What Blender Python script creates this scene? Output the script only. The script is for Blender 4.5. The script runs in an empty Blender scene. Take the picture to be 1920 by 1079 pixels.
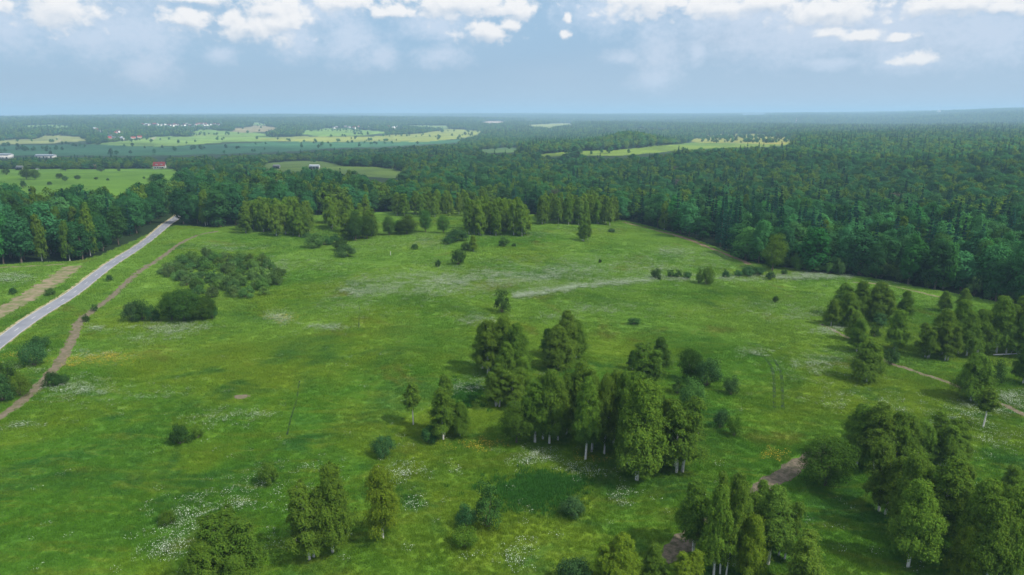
import bpy, math, random
import numpy as np

random.seed(7)
rng = np.random.default_rng(7)
R = math.radians
scene = bpy.context.scene
C = scene.collection

# ------------------------------------------------------------------ camera
CAM_H, PITCH, FPX, CX, CY = 60.0, R(14.27), 1280.0, 960.0, 539.5     # photograph pixels (1920 x 1079)
SP, CP = math.sin(PITCH), math.cos(PITCH)
cam_d = bpy.data.cameras.new('camera')
cam_d.lens, cam_d.sensor_width = 24.0, 36.0
cam_d.clip_start, cam_d.clip_end = 1.0, 60000.0
cam = bpy.data.objects.new('camera', cam_d)
cam.location = (0, 0, CAM_H)
cam.rotation_euler = (math.pi / 2 - PITCH, 0, 0)
C.objects.link(cam)
scene.camera = cam

# ------------------------------------------------------------------ light and exposure
SUN_EL, SUN_AZ = R(50), R(118)            # azimuth measured from +Y towards +X: from the right and a little behind
vs = scene.view_settings
vs.view_transform, vs.look, vs.exposure, vs.gamma = 'Standard', 'None', 0.90, 1.0
vs.use_curve_mapping = False
sun_d = bpy.data.lights.new('sun', 'SUN')
sun_d.energy, sun_d.angle, sun_d.color = 5.0, R(3.5), (1.0, 0.95, 0.86)
sun = bpy.data.objects.new('sun', sun_d)
C.objects.link(sun)
SUN_DIR = np.array([math.cos(SUN_EL) * math.sin(SUN_AZ), math.cos(SUN_EL) * math.cos(SUN_AZ), math.sin(SUN_EL)])
sun.location = (300, -300, 600)
import mathutils
sun.rotation_euler = mathutils.Vector((-SUN_DIR[0], -SUN_DIR[1], -SUN_DIR[2])).to_track_quat('-Z', 'Y').to_euler()

cy = scene.cycles
cy.max_bounces, cy.diffuse_bounces, cy.glossy_bounces = 6, 3, 2
cy.transmission_bounces, cy.transparent_max_bounces, cy.volume_bounces = 4, 10, 0
cy.sample_clamp_indirect = 4.0
cy.use_denoising = True
cy.denoiser = 'OPENIMAGEDENOISE'
cy.use_adaptive_sampling = False


class NT:
    """small helper for node trees"""
    def __init__(s, tree): s.t = tree
    def n(s, typ, **kw):
        nd = s.t.nodes.new(typ)
        for k, v in kw.items(): setattr(nd, k, v)
        return nd
    def link(s, a, b): s.t.links.new(a, b)
    def put(s, sock, v):
        if v is None: return
        if hasattr(v, 'is_output') or isinstance(v, bpy.types.NodeSocket): s.link(v, sock)
        else: sock.default_value = v
    def math(s, op, a, b=None, c=None, clamp=False):
        nd = s.n('ShaderNodeMath', operation=op, use_clamp=clamp)
        s.put(nd.inputs[0], a); s.put(nd.inputs[1], b); s.put(nd.inputs[2], c)
        return nd.outputs[0]
    def vmath(s, op, a, b=None):
        nd = s.n('ShaderNodeVectorMath', operation=op)
        s.put(nd.inputs[0], a); s.put(nd.inputs[1], b)
        return nd.outputs['Value'] if op in ('LENGTH', 'DOT_PRODUCT', 'DISTANCE') else nd.outputs[0]
    def mix(s, f, a, b, blend='MIX'):
        nd = s.n('ShaderNodeMix', data_type='RGBA', blend_type=blend)
        s.put(nd.inputs[0], f); s.put(nd.inputs[6], a); s.put(nd.inputs[7], b)
        return nd.outputs[2]
    def step(s, x, a, b, lo=0.0, hi=1.0, smooth=True):
        nd = s.n('ShaderNodeMapRange', interpolation_type='SMOOTHSTEP' if smooth else 'LINEAR')
        s.put(nd.inputs[0], x); s.put(nd.inputs[1], a); s.put(nd.inputs[2], b); s.put(nd.inputs[3], lo); s.put(nd.inputs[4], hi)
        return nd.outputs[0]
    def noise(s, vec, scale, detail=4, rough=0.55, dist=0.0):
        nd = s.n('ShaderNodeTexNoise')
        s.put(nd.inputs['Vector'], vec)
        nd.inputs['Scale'].default_value, nd.inputs['Detail'].default_value = scale, detail
        nd.inputs['Roughness'].default_value, nd.inputs['Distortion'].default_value = rough, dist
        return nd.outputs['Fac']
    def xyz(s, x, y, z):
        nd = s.n('ShaderNodeCombineXYZ')
        s.put(nd.inputs[0], x); s.put(nd.inputs[1], y); s.put(nd.inputs[2], z)
        return nd.outputs[0]


def col(r, g, b): return (r, g, b, 1.0)


def pix_dir(u, v):
    a, b = (u - CX) / FPX, (CY - v) / FPX
    return a, CP + b * SP, -SP + b * CP


def pix_azel(u, v):
    x, y, z = pix_dir(u, v)
    return math.degrees(math.atan2(x, y)), math.degrees(math.atan2(z, math.hypot(x, y)))


# ------------------------------------------------------------------ sky: Nishita + distant cloud veil + cumulus
world = bpy.data.worlds.new('World')
scene.world = world
world.use_nodes = True
wt = world.node_tree
wt.nodes.clear()
W = NT(wt)

BRIGHT = [  # cloud heads as (pixel x, pixel y, half width, half height)
    (110, 14, 72, 30), (350, 36, 46, 22), (468, 50, 60, 22), (528, 44, 60, 30), (505, 14, 60, 26), (640, 4, 60, 20), (740, 22, 60, 12),
    (860, 6, 150, 26), (965, 18, 52, 22), (905, 60, 62, 17), (955, 46, 30, 14), (1062, 66, 13, 9), (1063, 35, 10, 9),
    (1200, 4, 90, 27), (1345, 12, 70, 20), (1430, 4, 90, 18), (1560, 18, 120, 26), (1560, 60, 34, 9), (1622, 67, 44, 10), (1688, 70, 28, 8), (1676, 116, 26, 7), (1722, 111, 28, 11),
    (1790, 6, 100, 16), (1890, 10, 40, 14), (0, 12, 30, 10), (370, -4, 80, 12)]
FAINT = [
    (240, 60, 90, 46), (20, 55, 60, 30), (160, 70, 80, 20), (560, 78, 50, 26), (660, 78, 66, 36), (720, 105, 30, 18), (825, 104, 52, 17), (820, 50, 80, 20), (1235, 90, 45, 50),
    (1228, 148, 44, 20), (1310, 98, 16, 18), (1170, 108, 34, 11), (1480, 70, 150, 36), (1700, 55, 150, 40), (1560, 118, 60, 10), (280, 130, 50, 24),
    (1850, 60, 120, 40), (1400, 30, 150, 36), (1490, 62, 90, 14), (1600, 68, 130, 18), (1700, 112, 74, 18), (590, 20, 80, 30), (1130, 20, 80, 30), (410, 104, 30, 12)]


def puff_group(name, items):
    g = bpy.data.node_groups.new(name, 'ShaderNodeTree')
    g.interface.new_socket('V', in_out='INPUT', socket_type='NodeSocketVector')
    g.interface.new_socket('D', in_out='OUTPUT', socket_type='NodeSocketFloat')
    G = NT(g)
    gi, go = G.n('NodeGroupInput'), G.n('NodeGroupOutput')
    acc = None
    for (u, v, ru, rv) in items:
        a, e = pix_azel(u, v)
        k = math.degrees(1 / FPX)
        d = G.vmath('SUBTRACT', gi.outputs[0], (a, e, 0))
        d = G.vmath('MULTIPLY', d, (1 / (1.12 * ru * k), 1 / (1.4 * rv * k), 0))
        q = G.vmath('LENGTH', d)
        acc = q if acc is None else G.math('SMOOTH_MIN', acc, q, 0.25)
    G.link(G.math('SUBTRACT', 1.0, acc), go.inputs[0])
    return g


def sky_nodes():
    tc = W.n('ShaderNodeTexCoord')
    dirv = tc.outputs['Generated']
    sep = W.n('ShaderNodeSeparateXYZ')
    W.link(dirv, sep.inputs[0])
    x, y, z = sep.outputs
    az = W.math('MULTIPLY', W.math('ARCTAN2', x, y), 180 / math.pi)
    el = W.math('MULTIPLY', W.math('ARCSINE', z), 180 / math.pi)
    V = W.xyz(az, el, 0.0)
    sky = W.n('ShaderNodeTexSky', sky_type='NISHITA', sun_disc=False)
    sky.sun_elevation, sky.sun_rotation = SUN_EL, SUN_AZ
    sky.air_density, sky.dust_density, sky.ozone_density = 1.0, 1.0, 1.5
    nish = W.mix(1.0, sky.outputs[0], col(0.085, 0.085, 0.085), 'MULTIPLY')
    # a veil of distant blue-grey cloud, thinner higher up
    veil_n = W.noise(W.xyz(W.math('MULTIPLY', az, 0.04), W.math('MULTIPLY', el, 0.10), 3.0), 1.0, 4, 0.5)
    veil = W.mix(W.step(el, -0.5, 6.0), col(0.242, 0.325, 0.420), col(0.198, 0.300, 0.412))
    veil = W.mix(W.step(el, 8.0, 45.0), veil, col(0.42, 0.48, 0.55))
    veil = W.mix(W.math('MULTIPLY', W.step(veil_n, 0.45, 0.75), W.step(el, 1.0, 6.0)), veil, col(0.27, 0.335, 0.42))
    veil = W.mix(W.step(az, -8.0, 26.0, 0.0, 0.65), veil, W.mix(1.0, veil, col(1.12, 1.02, 0.99), 'MULTIPLY'))
    base = W.mix(W.step(el, 6.0, 40.0, 0.93, 0.55), nish, veil)
    # warped coordinates give the heads their billowing outline
    def fbm(v, s, o, det=4):
        return W.noise(W.vmath('ADD', W.vmath('MULTIPLY', v, (1.0, 1.25, 1.0)), (o, o * 1.3, 0)), s, det, 0.55)
    def billow(v, sc):
        vo = W.n('ShaderNodeTexVoronoi', feature='SMOOTH_F1', voronoi_dimensions='2D')
        W.link(W.vmath('MULTIPLY', v, (1.0, 1.25, 1.0)), vo.inputs['Vector'])
        vo.inputs['Scale'].default_value = sc
        vo.inputs['Smoothness'].default_value = 0.35
        return W.math('SUBTRACT', 0.42, vo.outputs['Distance'])
    def coarse(group, v):
        g = W.n('ShaderNodeGroup'); g.node_tree = group
        W.link(v, g.inputs[0])
        return g.outputs[0]
    def detail(v, amp, off, puffy):
        s = W.math('MULTIPLY', W.math('SUBTRACT', fbm(v, 0.45, 7 + off), 0.5), amp)
        s = W.math('ADD', s, W.math('MULTIPLY', W.math('SUBTRACT', fbm(v, 1.9, 2 + off, 5), 0.5), amp * 0.75))
        if puffy: s = W.math('ADD', s, W.math('MULTIPLY', billow(v, 0.8), 0.55))
        return s
    gb, gf = puff_group('cloud_heads', BRIGHT), puff_group('cloud_wisps', FAINT)
    # high clouds outside the frame, on a flat layer
    zz = W.math('MAXIMUM', z, 0.05)
    pl = W.vmath('DIVIDE', dirv, W.xyz(zz, zz, zz))
    hn = W.noise(W.vmath('MULTIPLY', pl, (1, 1, 0)), 0.9, 5, 0.55)
    hi = W.math('MULTIPLY', W.step(hn, 0.44, 0.62), W.step(el, 9.5, 15.0))
    df = W.math('ADD', coarse(gf, V), detail(V, 1.3, 11, False))
    faint = W.math('MULTIPLY', W.step(df, -0.3, 1.0), 0.75)
    c0 = W.mix(faint, base, col(0.37, 0.425, 0.505))
    wv = W.vmath('ADD', V, W.xyz(W.math('MULTIPLY', W.math('SUBTRACT', fbm(V, 1.6, 31), 0.5), 0.5), W.math('MULTIPLY', W.math('SUBTRACT', fbm(V, 1.6, 57), 0.5), 0.3), 0.0))
    wup = W.vmath('ADD', wv, (0.15, 0.45, 0))
    cb, cu = coarse(gb, wv), coarse(gb, wup)
    d0, d1 = detail(wv, 1.1, 0, True), detail(wup, 1.1, 0, True)
    db = W.math('ADD', cb, d0)
    lit_c = W.step(W.math('SUBTRACT', cb, cu), -0.75, 0.30)
    lit_d = W.math('MULTIPLY', W.math('SUBTRACT', d0, d1), 0.55)
    lit = W.math('ADD', lit_c, lit_d, None, True)
    alpha = W.math('MULTIPLY', W.step(db, 0.05, 0.60), W.step(lit_c, 0.0, 0.7, 0.45, 0.97))
    ccol = W.mix(lit, col(0.315, 0.365, 0.43), col(0.53, 0.53, 0.535))
    c1 = W.mix(alpha, c0, ccol)
    c2 = W.mix(W.math('MULTIPLY', hi, 0.85), c1, col(0.52, 0.55, 0.59))
    bg = W.n('ShaderNodeBackground')
    W.link(c2, bg.inputs[0])
    bg.inputs[1].default_value = 1.0
    out = W.n('ShaderNodeOutputWorld')
    W.link(bg.outputs[0], out.inputs[0])
    world.cycles.sampling_method, world.cycles.sample_map_resolution = 'MANUAL', 256


sky_nodes()

# ------------------------------------------------------------------ terrain height and pixel <-> ground
RT = np.array([0, 350, 600, 900, 1200, 1600, 2000, 2600, 3200, 4000, 5000, 7000, 9000, 12000, 16000, 22000], float)
AT = np.array([-60, -37, -18, 0, 12, 25, 37, 60], float)
ZT = np.array([
    [0, 0, 0, -2, -14, -20, -20, -14, -2, 8, 20, 16, 12, 10, 10, 10],
    [0, 0, 0, -2, -14, -20, -20, -14, -2, 10, 20, 16, 12, 14, 14, 10],
    [0, 0, -3, -7, -18, -22, -22, -15, -4, 6, 14, 24, 36, 46, 42, 30],
    [0, 1, -9, -11, -7, -14, -20, -16, -8, 2, 10, 20, 34, 48, 42, 30],
    [0, -2, -12, -7, 1, -8, -14, -12, -4, 4, 12, 24, 36, 50, 42, 30],
    [0, -4, -10, -2, 5, 7, 5, 2, 4, 8, 14, 32, 54, 62, 50, 40],
    [0, -4, -5, 3, 9, 13, 13, 12, 14, 25, 50, 86, 104, 102, 80, 50],
    [0, -4, -5, 3, 9, 13, 13, 12, 14, 25, 50, 86, 104, 102, 80, 50]], float)
RF = np.concatenate([np.arange(0, 1500, 10), np.arange(1500, 22001, 50)]).astype(float)
ZF = np.stack([np.interp(RF, RT, z) for z in ZT])
_k = np.exp(-np.linspace(-2, 2, 15) ** 2); _k /= _k.sum()
ZF = np.stack([np.convolve(np.pad(z, 7, mode='edge'), _k, mode='valid') for z in ZF])


def smooth01(t): return t * t * (3 - 2 * t)


def ground(x, y):
    x, y = np.asarray(x, float), np.asarray(y, float)
    r = np.hypot(x, y)
    a = np.clip(np.degrees(np.arctan2(x, np.maximum(y, 1e-3))), -59.9, 59.9)
    i = np.clip(np.searchsorted(AT, a, side='right') - 1, 0, len(AT) - 2)
    t = smooth01((a - AT[i]) / (AT[i + 1] - AT[i]))
    fi = np.interp(r, RF, np.arange(len(RF)))
    j = np.clip(fi.astype(int), 0, len(RF) - 2); s = fi - j
    z = (1 - t) * ((1 - s) * ZF[i, j] + s * ZF[i, j + 1]) + t * ((1 - s) * ZF[i + 1, j] + s * ZF[i + 1, j + 1])
    z = z + 16 * np.exp(-((a - 9.6) / 2.3) ** 2 - ((r - 1470) / 150) ** 2) + 7 * np.exp(-((a - 3.5) / 4.0) ** 2 - ((r - 1430) / 130) ** 2)
    far = np.clip((r - 1800) / 2500, 0, 1)
    mid = np.clip((r - 350) / 500, 0, 1)
    z = z + 0.55 * np.sin(x / 17 + 0.6 * np.sin(y / 23)) * np.cos(y / 21 + 0.5) + 0.25 * np.sin(x / 7.3 + y / 9.1)
    z = z + mid * 2.2 * np.sin(x / 83 + 1.3) * np.cos(y / 97 + 0.4 * np.sin(x / 140))
    z = z + far * (9 * np.sin(x / 410 + 0.7 * np.sin(y / 520)) * np.cos(y / 610 + 1) + 7 * np.sin(x / 900 + y / 1300))
    return z


def project(x, y, z):
    dz = z - CAM_H
    dep = y * CP - dz * SP
    up = y * SP + dz * CP
    d = np.maximum(dep, 1e-3)
    return CX + FPX * x / d, CY - FPX * up / d, dep


_T = np.concatenate([np.geomspace(60, 24000, 900)])


def unproject(u, v):
    """pixel -> point on the terrain"""
    u, v = np.atleast_1d(np.asarray(u, float)), np.atleast_1d(np.asarray(v, float))
    out = np.zeros((len(u), 3))
    for s in range(0, len(u), 2000):
        a, dy, dz = pix_dir(u[s:s + 2000], v[s:s + 2000])
        n = np.hypot(a, dy)
        a, dy, dz = a / n, dy / n, dz / n
        X, Y, Z = a[:, None] * _T, dy[:, None] * _T, CAM_H + dz[:, None] * _T
        below = Z < ground(X, Y)
        k = np.where(below.any(1), below.argmax(1), len(_T) - 1)
        lo, hi = _T[np.maximum(k - 1, 0)].copy(), _T[k].copy()
        for _ in range(22):
            m = (lo + hi) / 2
            b = CAM_H + dz * m < ground(a * m, dy * m)
            hi = np.where(b, m, hi); lo = np.where(b, lo, m)
        out[s:s + 2000, 0], out[s:s + 2000, 1] = a * hi, dy * hi
    out[:, 2] = ground(out[:, 0], out[:, 1])
    return out


def inside(u, v, poly):
    p = np.asarray(poly, float)
    res = np.zeros(np.shape(u), bool)
    n = len(p)
    for i in range(n):
        x1, y1 = p[i]; x2, y2 = p[(i + 1) % n]
        if y1 == y2: continue
        c = ((y1 > v) != (y2 > v)) & (u < (x2 - x1) * (v - y1) / (y2 - y1) + x1)
        res ^= c
    return res


def wave(x, y, s, ph=0.0):
    """cheap smooth noise, about -1..1"""
    return (np.sin(x / s + 1.7 * np.sin(y / s * 0.83 + ph) + ph) * np.cos(y / s * 1.13 - 0.9 * np.sin(x / s * 0.71) + 2 * ph)
            + 0.6 * np.sin(x / s * 2.3 + y / s * 1.7 + ph) * np.cos(y / s * 2.6 - x / s * 0.9 + ph)) / 1.3


# ------------------------------------------------------------------ land cover, as outlines on the ground
MEADOW = [(-900, 520), (0, 498), (150, 489), (195, 478), (303, 428), (330, 424), (395, 426), (440, 425), (480, 410), (640, 403), (760, 394), (900, 394),
          (1010, 404), (1150, 409), (1185, 416), (1300, 447), (1400, 490), (1500, 508), (1640, 522), (1760, 546), (1920, 575), (2300, 640), (3800, 1100), (3800, 4000), (-3000, 4000)]
LEFT_FIELD = [(-300, 318), (170, 317), (330, 317), (346, 328), (330, 346), (280, 352), (232, 363), (150, 358), (0, 364), (-300, 364)]
CORRIDOR = [(380, 345), (388, 333), (398, 318), (403, 300), (414, 300), (411, 322), (405, 345)]
MID_FIELD = [(480, 320), (500, 306), (560, 302), (605, 303), (650, 312), (720, 314), (770, 324), (790, 334), (700, 333), (650, 326), (600, 325), (560, 322), (500, 323)]
RIDGE_FIELD = [(985, 295), (1000, 291), (1060, 285), (1160, 281), (1230, 274), (1300, 268), (1400, 265), (1485, 266), (1500, 270), (1440, 276), (1400, 277), (1280, 281), (1230, 287), (1160, 293), (1080, 291), (1010, 296)]
VALLEY = [(-300, 274), (0, 272), (170, 271), (300, 276), (480, 268), (600, 266), (720, 266), (870, 262), (860, 267), (720, 275), (620, 279), (560, 283), (480, 287), (330, 291), (0, 292), (-300, 292)]
SCRUB = [(1288, 262), (1330, 253), (1390, 251), (1450, 253), (1496, 261), (1470, 271), (1400, 270), (1310, 268)]
GAP = [(860, 284), (960, 277), (985, 279), (960, 286), (880, 288)]
FIELDS = [
    ('green', LEFT_FIELD, (0.10, 0.21, 0.018)), ('dirt', CORRIDOR, (0.22, 0.17, 0.13)), ('green', MID_FIELD, (0.09, 0.15, 0.03)),
    ('green', RIDGE_FIELD, (0.12, 0.19, 0.025)), ('green', VALLEY, (0.05, 0.14, 0.06)), ('green', SCRUB, (0.30, 0.27, 0.045)), ('green', GAP, (0.06, 0.12, 0.04)),
    ('f', [(36, 236), (90, 233.5), (142, 235), (135, 239), (80, 240), (45, 239)], (0.19, 0.27, 0.06)),
    ('f', [(-300, 268), (0, 263), (60, 261), (90, 255), (120, 254), (155, 258), (172, 264), (90, 269), (0, 272), (-300, 276)], (0.26, 0.26, 0.09)),
    ('f', [(165, 270), (240, 264), (282, 256), (425, 256), (560, 259), (640, 260), (640, 265), (430, 266), (330, 274), (250, 275)], (0.20, 0.29, 0.06)),
    ('f', [(352, 249), (380, 243), (440, 247), (505, 251), (500, 256), (420, 254)], (0.18, 0.27, 0.06)),
    ('f', [(425, 245), (455, 239), (490, 236), (528, 240), (500, 247), (455, 249)], (0.30, 0.23, 0.12)),
    ('f', [(462, 231), (485, 230), (508, 234), (490, 236)], (0.21, 0.29, 0.08)),
    ('f', [(556, 251), (580, 244), (612, 241), (680, 243.5), (735, 249), (690, 254), (600, 256)], (0.19, 0.29, 0.05)),
    ('f', [(470, 261), (560, 257), (700, 256), (790, 250), (835, 243), (880, 244), (915, 248), (860, 260), (800, 266), (700, 266), (560, 267)], (0.28, 0.29, 0.06)),
    ('f', [(750, 235), (830, 236), (850, 240), (800, 240)], (0.22, 0.28, 0.08)),
    ('f', [(975, 235), (1040, 231.5), (1095, 232), (1050, 236), (1030, 241)], (0.30, 0.31, 0.12)),
    ('sand', [(893, 230), (915, 228), (950, 227.5), (948, 230.5), (920, 232)], (0.48, 0.33, 0.25)),
    ('sand', [(975, 228), (1000, 225.5), (1012, 225), (1000, 228.5)], (0.48, 0.33, 0.25)),
    ('track', [(100, 267), (104, 262), (107, 256), (110, 256), (108, 262), (104, 268)], (0.36, 0.30, 0.2)),
    ('sand', [(279, 262), (284, 256), (289, 256), (286, 262)], (0.36, 0.30, 0.2)),
    ('f', [(1380, 216), (1430, 215), (1440, 217), (1390, 218)], (0.22, 0.28, 0.14)),
]


VILL = [
    ('scattered hillside village', [(203, 257), (208, 258.5), (205, 262), (214, 261), (226, 262), (229, 263), (243, 263), (250, 261.5), (262, 260.5), (192, 251), (179, 246), (182, 248), (217, 254), (222, 251), (231, 252), (170, 246)]),
    ('upper village strung along the skyline', [(268, 237), (275, 237.5), (281, 237), (290, 236.5), (296, 237), (304, 237.5), (310, 236.5), (318, 238), (327, 237), (333, 237.5), (340, 239), (346, 238), (351, 236), (356, 238.5), (361, 237), (368, 237.5), (373, 235.5),
                                                (379, 236), (385, 235.5), (390, 237.5), (396, 236.5), (402, 236), (410, 237), (416, 236.5), (325, 239), (384, 238)]),
    ('farm hamlet above the yellow field', [(626, 243.5), (631, 242.5), (648, 241.5), (655, 242), (664, 243.5), (673, 241), (691, 241), (728, 241), (738, 243.5), (745, 241.5)]),
    ('town on the far right horizon', [(1296, 213.5), (1304, 214), (1312, 213.5), (1322, 213), (1332, 213.5), (1341, 213), (1352, 213.5), (1745, 212), (1760, 212.5), (1236, 214), (1250, 214)])]
for _n, _pts in VILL:        # a clearing round each far house
    for (_u, _v) in _pts:
        FIELDS.append(('f', [(_u - 3.5, _v - 3.0), (_u + 3.5, _v - 3.0), (_u + 3.5, _v + 0.8), (_u - 3.5, _v + 0.8)], (0.08, 0.14, 0.05)))
FIELDS.append(('dirt', [(-300, 350), (346, 332), (335, 368), (310, 388), (235, 408), (150, 416), (-300, 420)], (0.10, 0.21, 0.018)))
FIELDS.append(('f', [(284, 306), (318, 306), (318, 318), (284, 318)], (0.09, 0.18, 0.03)))
for _q in ([(-20, 290), (22, 290), (22, 298), (-20, 298)], [(66, 292), (106, 292), (106, 297), (66, 297)]):
    FIELDS.append(('f', _q, (0.07, 0.13, 0.04)))


def hides_field(x, y, z, h):
    """would a crown of height h at this spot stand in front of an open field?"""
    bad = np.zeros(len(x), bool)
    for f in (0.45, 0.92):
        u, v, dep = project(x, y, z + h * f)
        for kind, poly, cc in FIELDS:
            if kind == 'dirt': continue
            bad |= inside(u, v, poly) & (dep > 300)
    return bad


def cover(x, y, z=None):
    """-> open (bool), colour (n,3), meadow weight"""
    z = ground(x, y) if z is None else z
    u, v, dep = project(x, y, z)
    r = np.hypot(x, y)
    ju = u + 2.2 * wave(x, y, 14.0, 1.0) * np.clip(r / 600, 0.4, 1.2) + np.clip(r / 900 - 1, 0, 1.5) * 6 * wave(x, y, 95.0, 0.6)
    jv = v + 0.9 * wave(x, y, 19.0, 2.0) * np.clip(700 / np.maximum(r, 1), 0.3, 1.5) + np.clip(r / 900 - 1, 0, 1) * 0.8 * wave(x, y, 130.0, 2.6)
    n = len(x)
    c = np.tile(np.array([0.022, 0.045, 0.016]), (n, 1))
    open_ = np.zeros(n, bool)
    near = (dep < 90) | (r < 110)
    m = inside(ju, jv, MEADOW) & (r < 520) | near
    for kind, poly, cc in FIELDS:
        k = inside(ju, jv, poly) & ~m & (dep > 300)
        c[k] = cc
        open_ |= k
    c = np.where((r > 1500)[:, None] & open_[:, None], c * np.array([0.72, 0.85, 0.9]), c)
    clear = (r > 2300) & ~open_ & ~m & (wave(x, y * 0.55, 260, 1.9) > np.where(u < 900, 0.70, 0.84))
    c[clear] = (0.13, 0.20, 0.055)
    open_ |= clear
    c[m] = (0.07, 0.16, 0.02)
    return open_ | m, c, m.astype(float)


# ------------------------------------------------------------------ materials
def new_mat(name):
    m = bpy.data.materials.new(name)
    m.use_nodes = True
    m.node_tree.nodes.clear()
    return m, NT(m.node_tree)


def meadow_group():
    g = bpy.data.node_groups.new('meadow_colour', 'ShaderNodeTree')
    g.interface.new_socket('Color', in_out='OUTPUT', socket_type='NodeSocketColor')
    G = NT(g)
    go = G.n('NodeGroupOutput')
    pos = G.n('ShaderNodeNewGeometry').outputs['Position']
    flat = G.vmath('MULTIPLY', pos, (1, 1, 0))
    big = G.noise(flat, 0.016, 4, 0.6, 0.4)
    mid = G.noise(G.vmath('ADD', flat, (31, 7, 0)), 0.055, 5, 0.62, 0.6)
    sml = G.noise(G.vmath('ADD', flat, (3, 57, 0)), 0.30, 5, 0.65, 0.3)
    lay = G.noise(G.vmath('MULTIPLY', flat, (0.35, 1.3, 0)), 0.22, 5, 0.65, 1.2)
    c = G.mix(G.step(big, 0.42, 0.60), col(0.076, 0.200, 0.016), col(0.165, 0.255, 0.016))
    c = G.mix(G.math('MULTIPLY', G.step(mid, 0.47, 0.66), 0.85), c, col(0.036, 0.130, 0.022))
    c = G.mix(G.math('MULTIPLY', G.step(lay, 0.48, 0.68), 0.55), c, col(0.175, 0.24, 0.024))
    c = G.mix(G.math('MULTIPLY', G.step(sml, 0.45, 0.75), 0.22), c, col(0.050, 0.140, 0.012))
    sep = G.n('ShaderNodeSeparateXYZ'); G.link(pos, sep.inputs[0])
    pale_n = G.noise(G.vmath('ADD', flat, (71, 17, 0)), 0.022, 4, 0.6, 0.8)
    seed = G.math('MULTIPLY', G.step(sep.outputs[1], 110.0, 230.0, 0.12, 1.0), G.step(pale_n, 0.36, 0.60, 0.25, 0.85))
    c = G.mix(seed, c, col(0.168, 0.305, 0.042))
    rusty = G.noise(G.vmath('ADD', flat, (113, 91, 0)), 0.045, 4, 0.6, 0.5)
    c = G.mix(G.math('MULTIPLY', G.step(rusty, 0.58, 0.72), 0.42), c, col(0.17, 0.135, 0.028))
    G.link(c, go.inputs[0])
    return g


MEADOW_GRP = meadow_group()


def ground_material():
    m, N = new_mat('ground')
    pos = N.n('ShaderNodeNewGeometry').outputs['Position']
    att = N.n('ShaderNodeAttribute', attribute_name='cover')
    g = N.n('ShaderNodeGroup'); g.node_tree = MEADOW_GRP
    n1 = N.noise(pos, 0.02, 5, 0.65)
    n2 = N.noise(pos, 0.006, 4, 0.6)
    f = N.math('ADD', N.math('MULTIPLY', n1, 0.7), N.math('MULTIPLY', n2, 0.6))
    fld = N.mix(1.0, att.outputs['Color'], N.mix(N.step(f, 0.42, 0.88), col(0.62, 0.66, 0.7), col(1.3, 1.25, 1.15)), 'MULTIPLY')
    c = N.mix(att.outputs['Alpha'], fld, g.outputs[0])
    fine = N.noise(pos, 1.4, 6, 0.75)
    c = N.mix(1.0, c, N.mix(N.step(fine, 0.3, 0.7), col(0.62, 0.64, 0.62), col(1.06, 1.02, 1.0)), 'MULTIPLY')
    bs = N.n('ShaderNodeBsdfPrincipled')
    N.link(c, bs.inputs['Base Color'])
    bs.inputs['Roughness'].default_value = 0.95
    bs.inputs['Specular IOR Level'].default_value = 0.1
    bm = N.n('ShaderNodeBump')
    bm.inputs['Strength'].default_value, bm.inputs['Distance'].default_value = 0.9, 0.5
    N.link(N.math('ADD', fine, N.math('MULTIPLY', N.noise(pos, 0.45, 5, 0.7), 1.5)), bm.inputs['Height'])
    N.link(bm.outputs[0], bs.inputs['Normal'])
    out = N.n('ShaderNodeOutputMaterial')
    N.link(bs.outputs[0], out.inputs[0])
    return m


def simple_mat(name, c1, c2=None, scale=1.0, rough=0.9, bump=0.0, detail=5, spec=0.2, lo=0.35, hi=0.65):
    m, N = new_mat(name)
    pos = N.n('ShaderNodeTexCoord').outputs['Object']
    bs = N.n('ShaderNodeBsdfPrincipled')
    bs.inputs['Roughness'].default_value = rough
    bs.inputs['Specular IOR Level'].default_value = spec
    nz = N.noise(pos, scale, detail, 0.65)
    c = N.mix(N.step(nz, lo, hi), col(*c1), col(*(c2 or c1)))
    N.link(c, bs.inputs['Base Color'])
    if bump:
        b = N.n('ShaderNodeBump')
        b.inputs['Strength'].default_value, b.inputs['Distance'].default_value = 0.8, bump
        N.link(nz, b.inputs['Height']); N.link(b.outputs[0], bs.inputs['Normal'])
    out = N.n('ShaderNodeOutputMaterial')
    N.link(bs.outputs[0], out.inputs[0])
    return m


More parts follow.
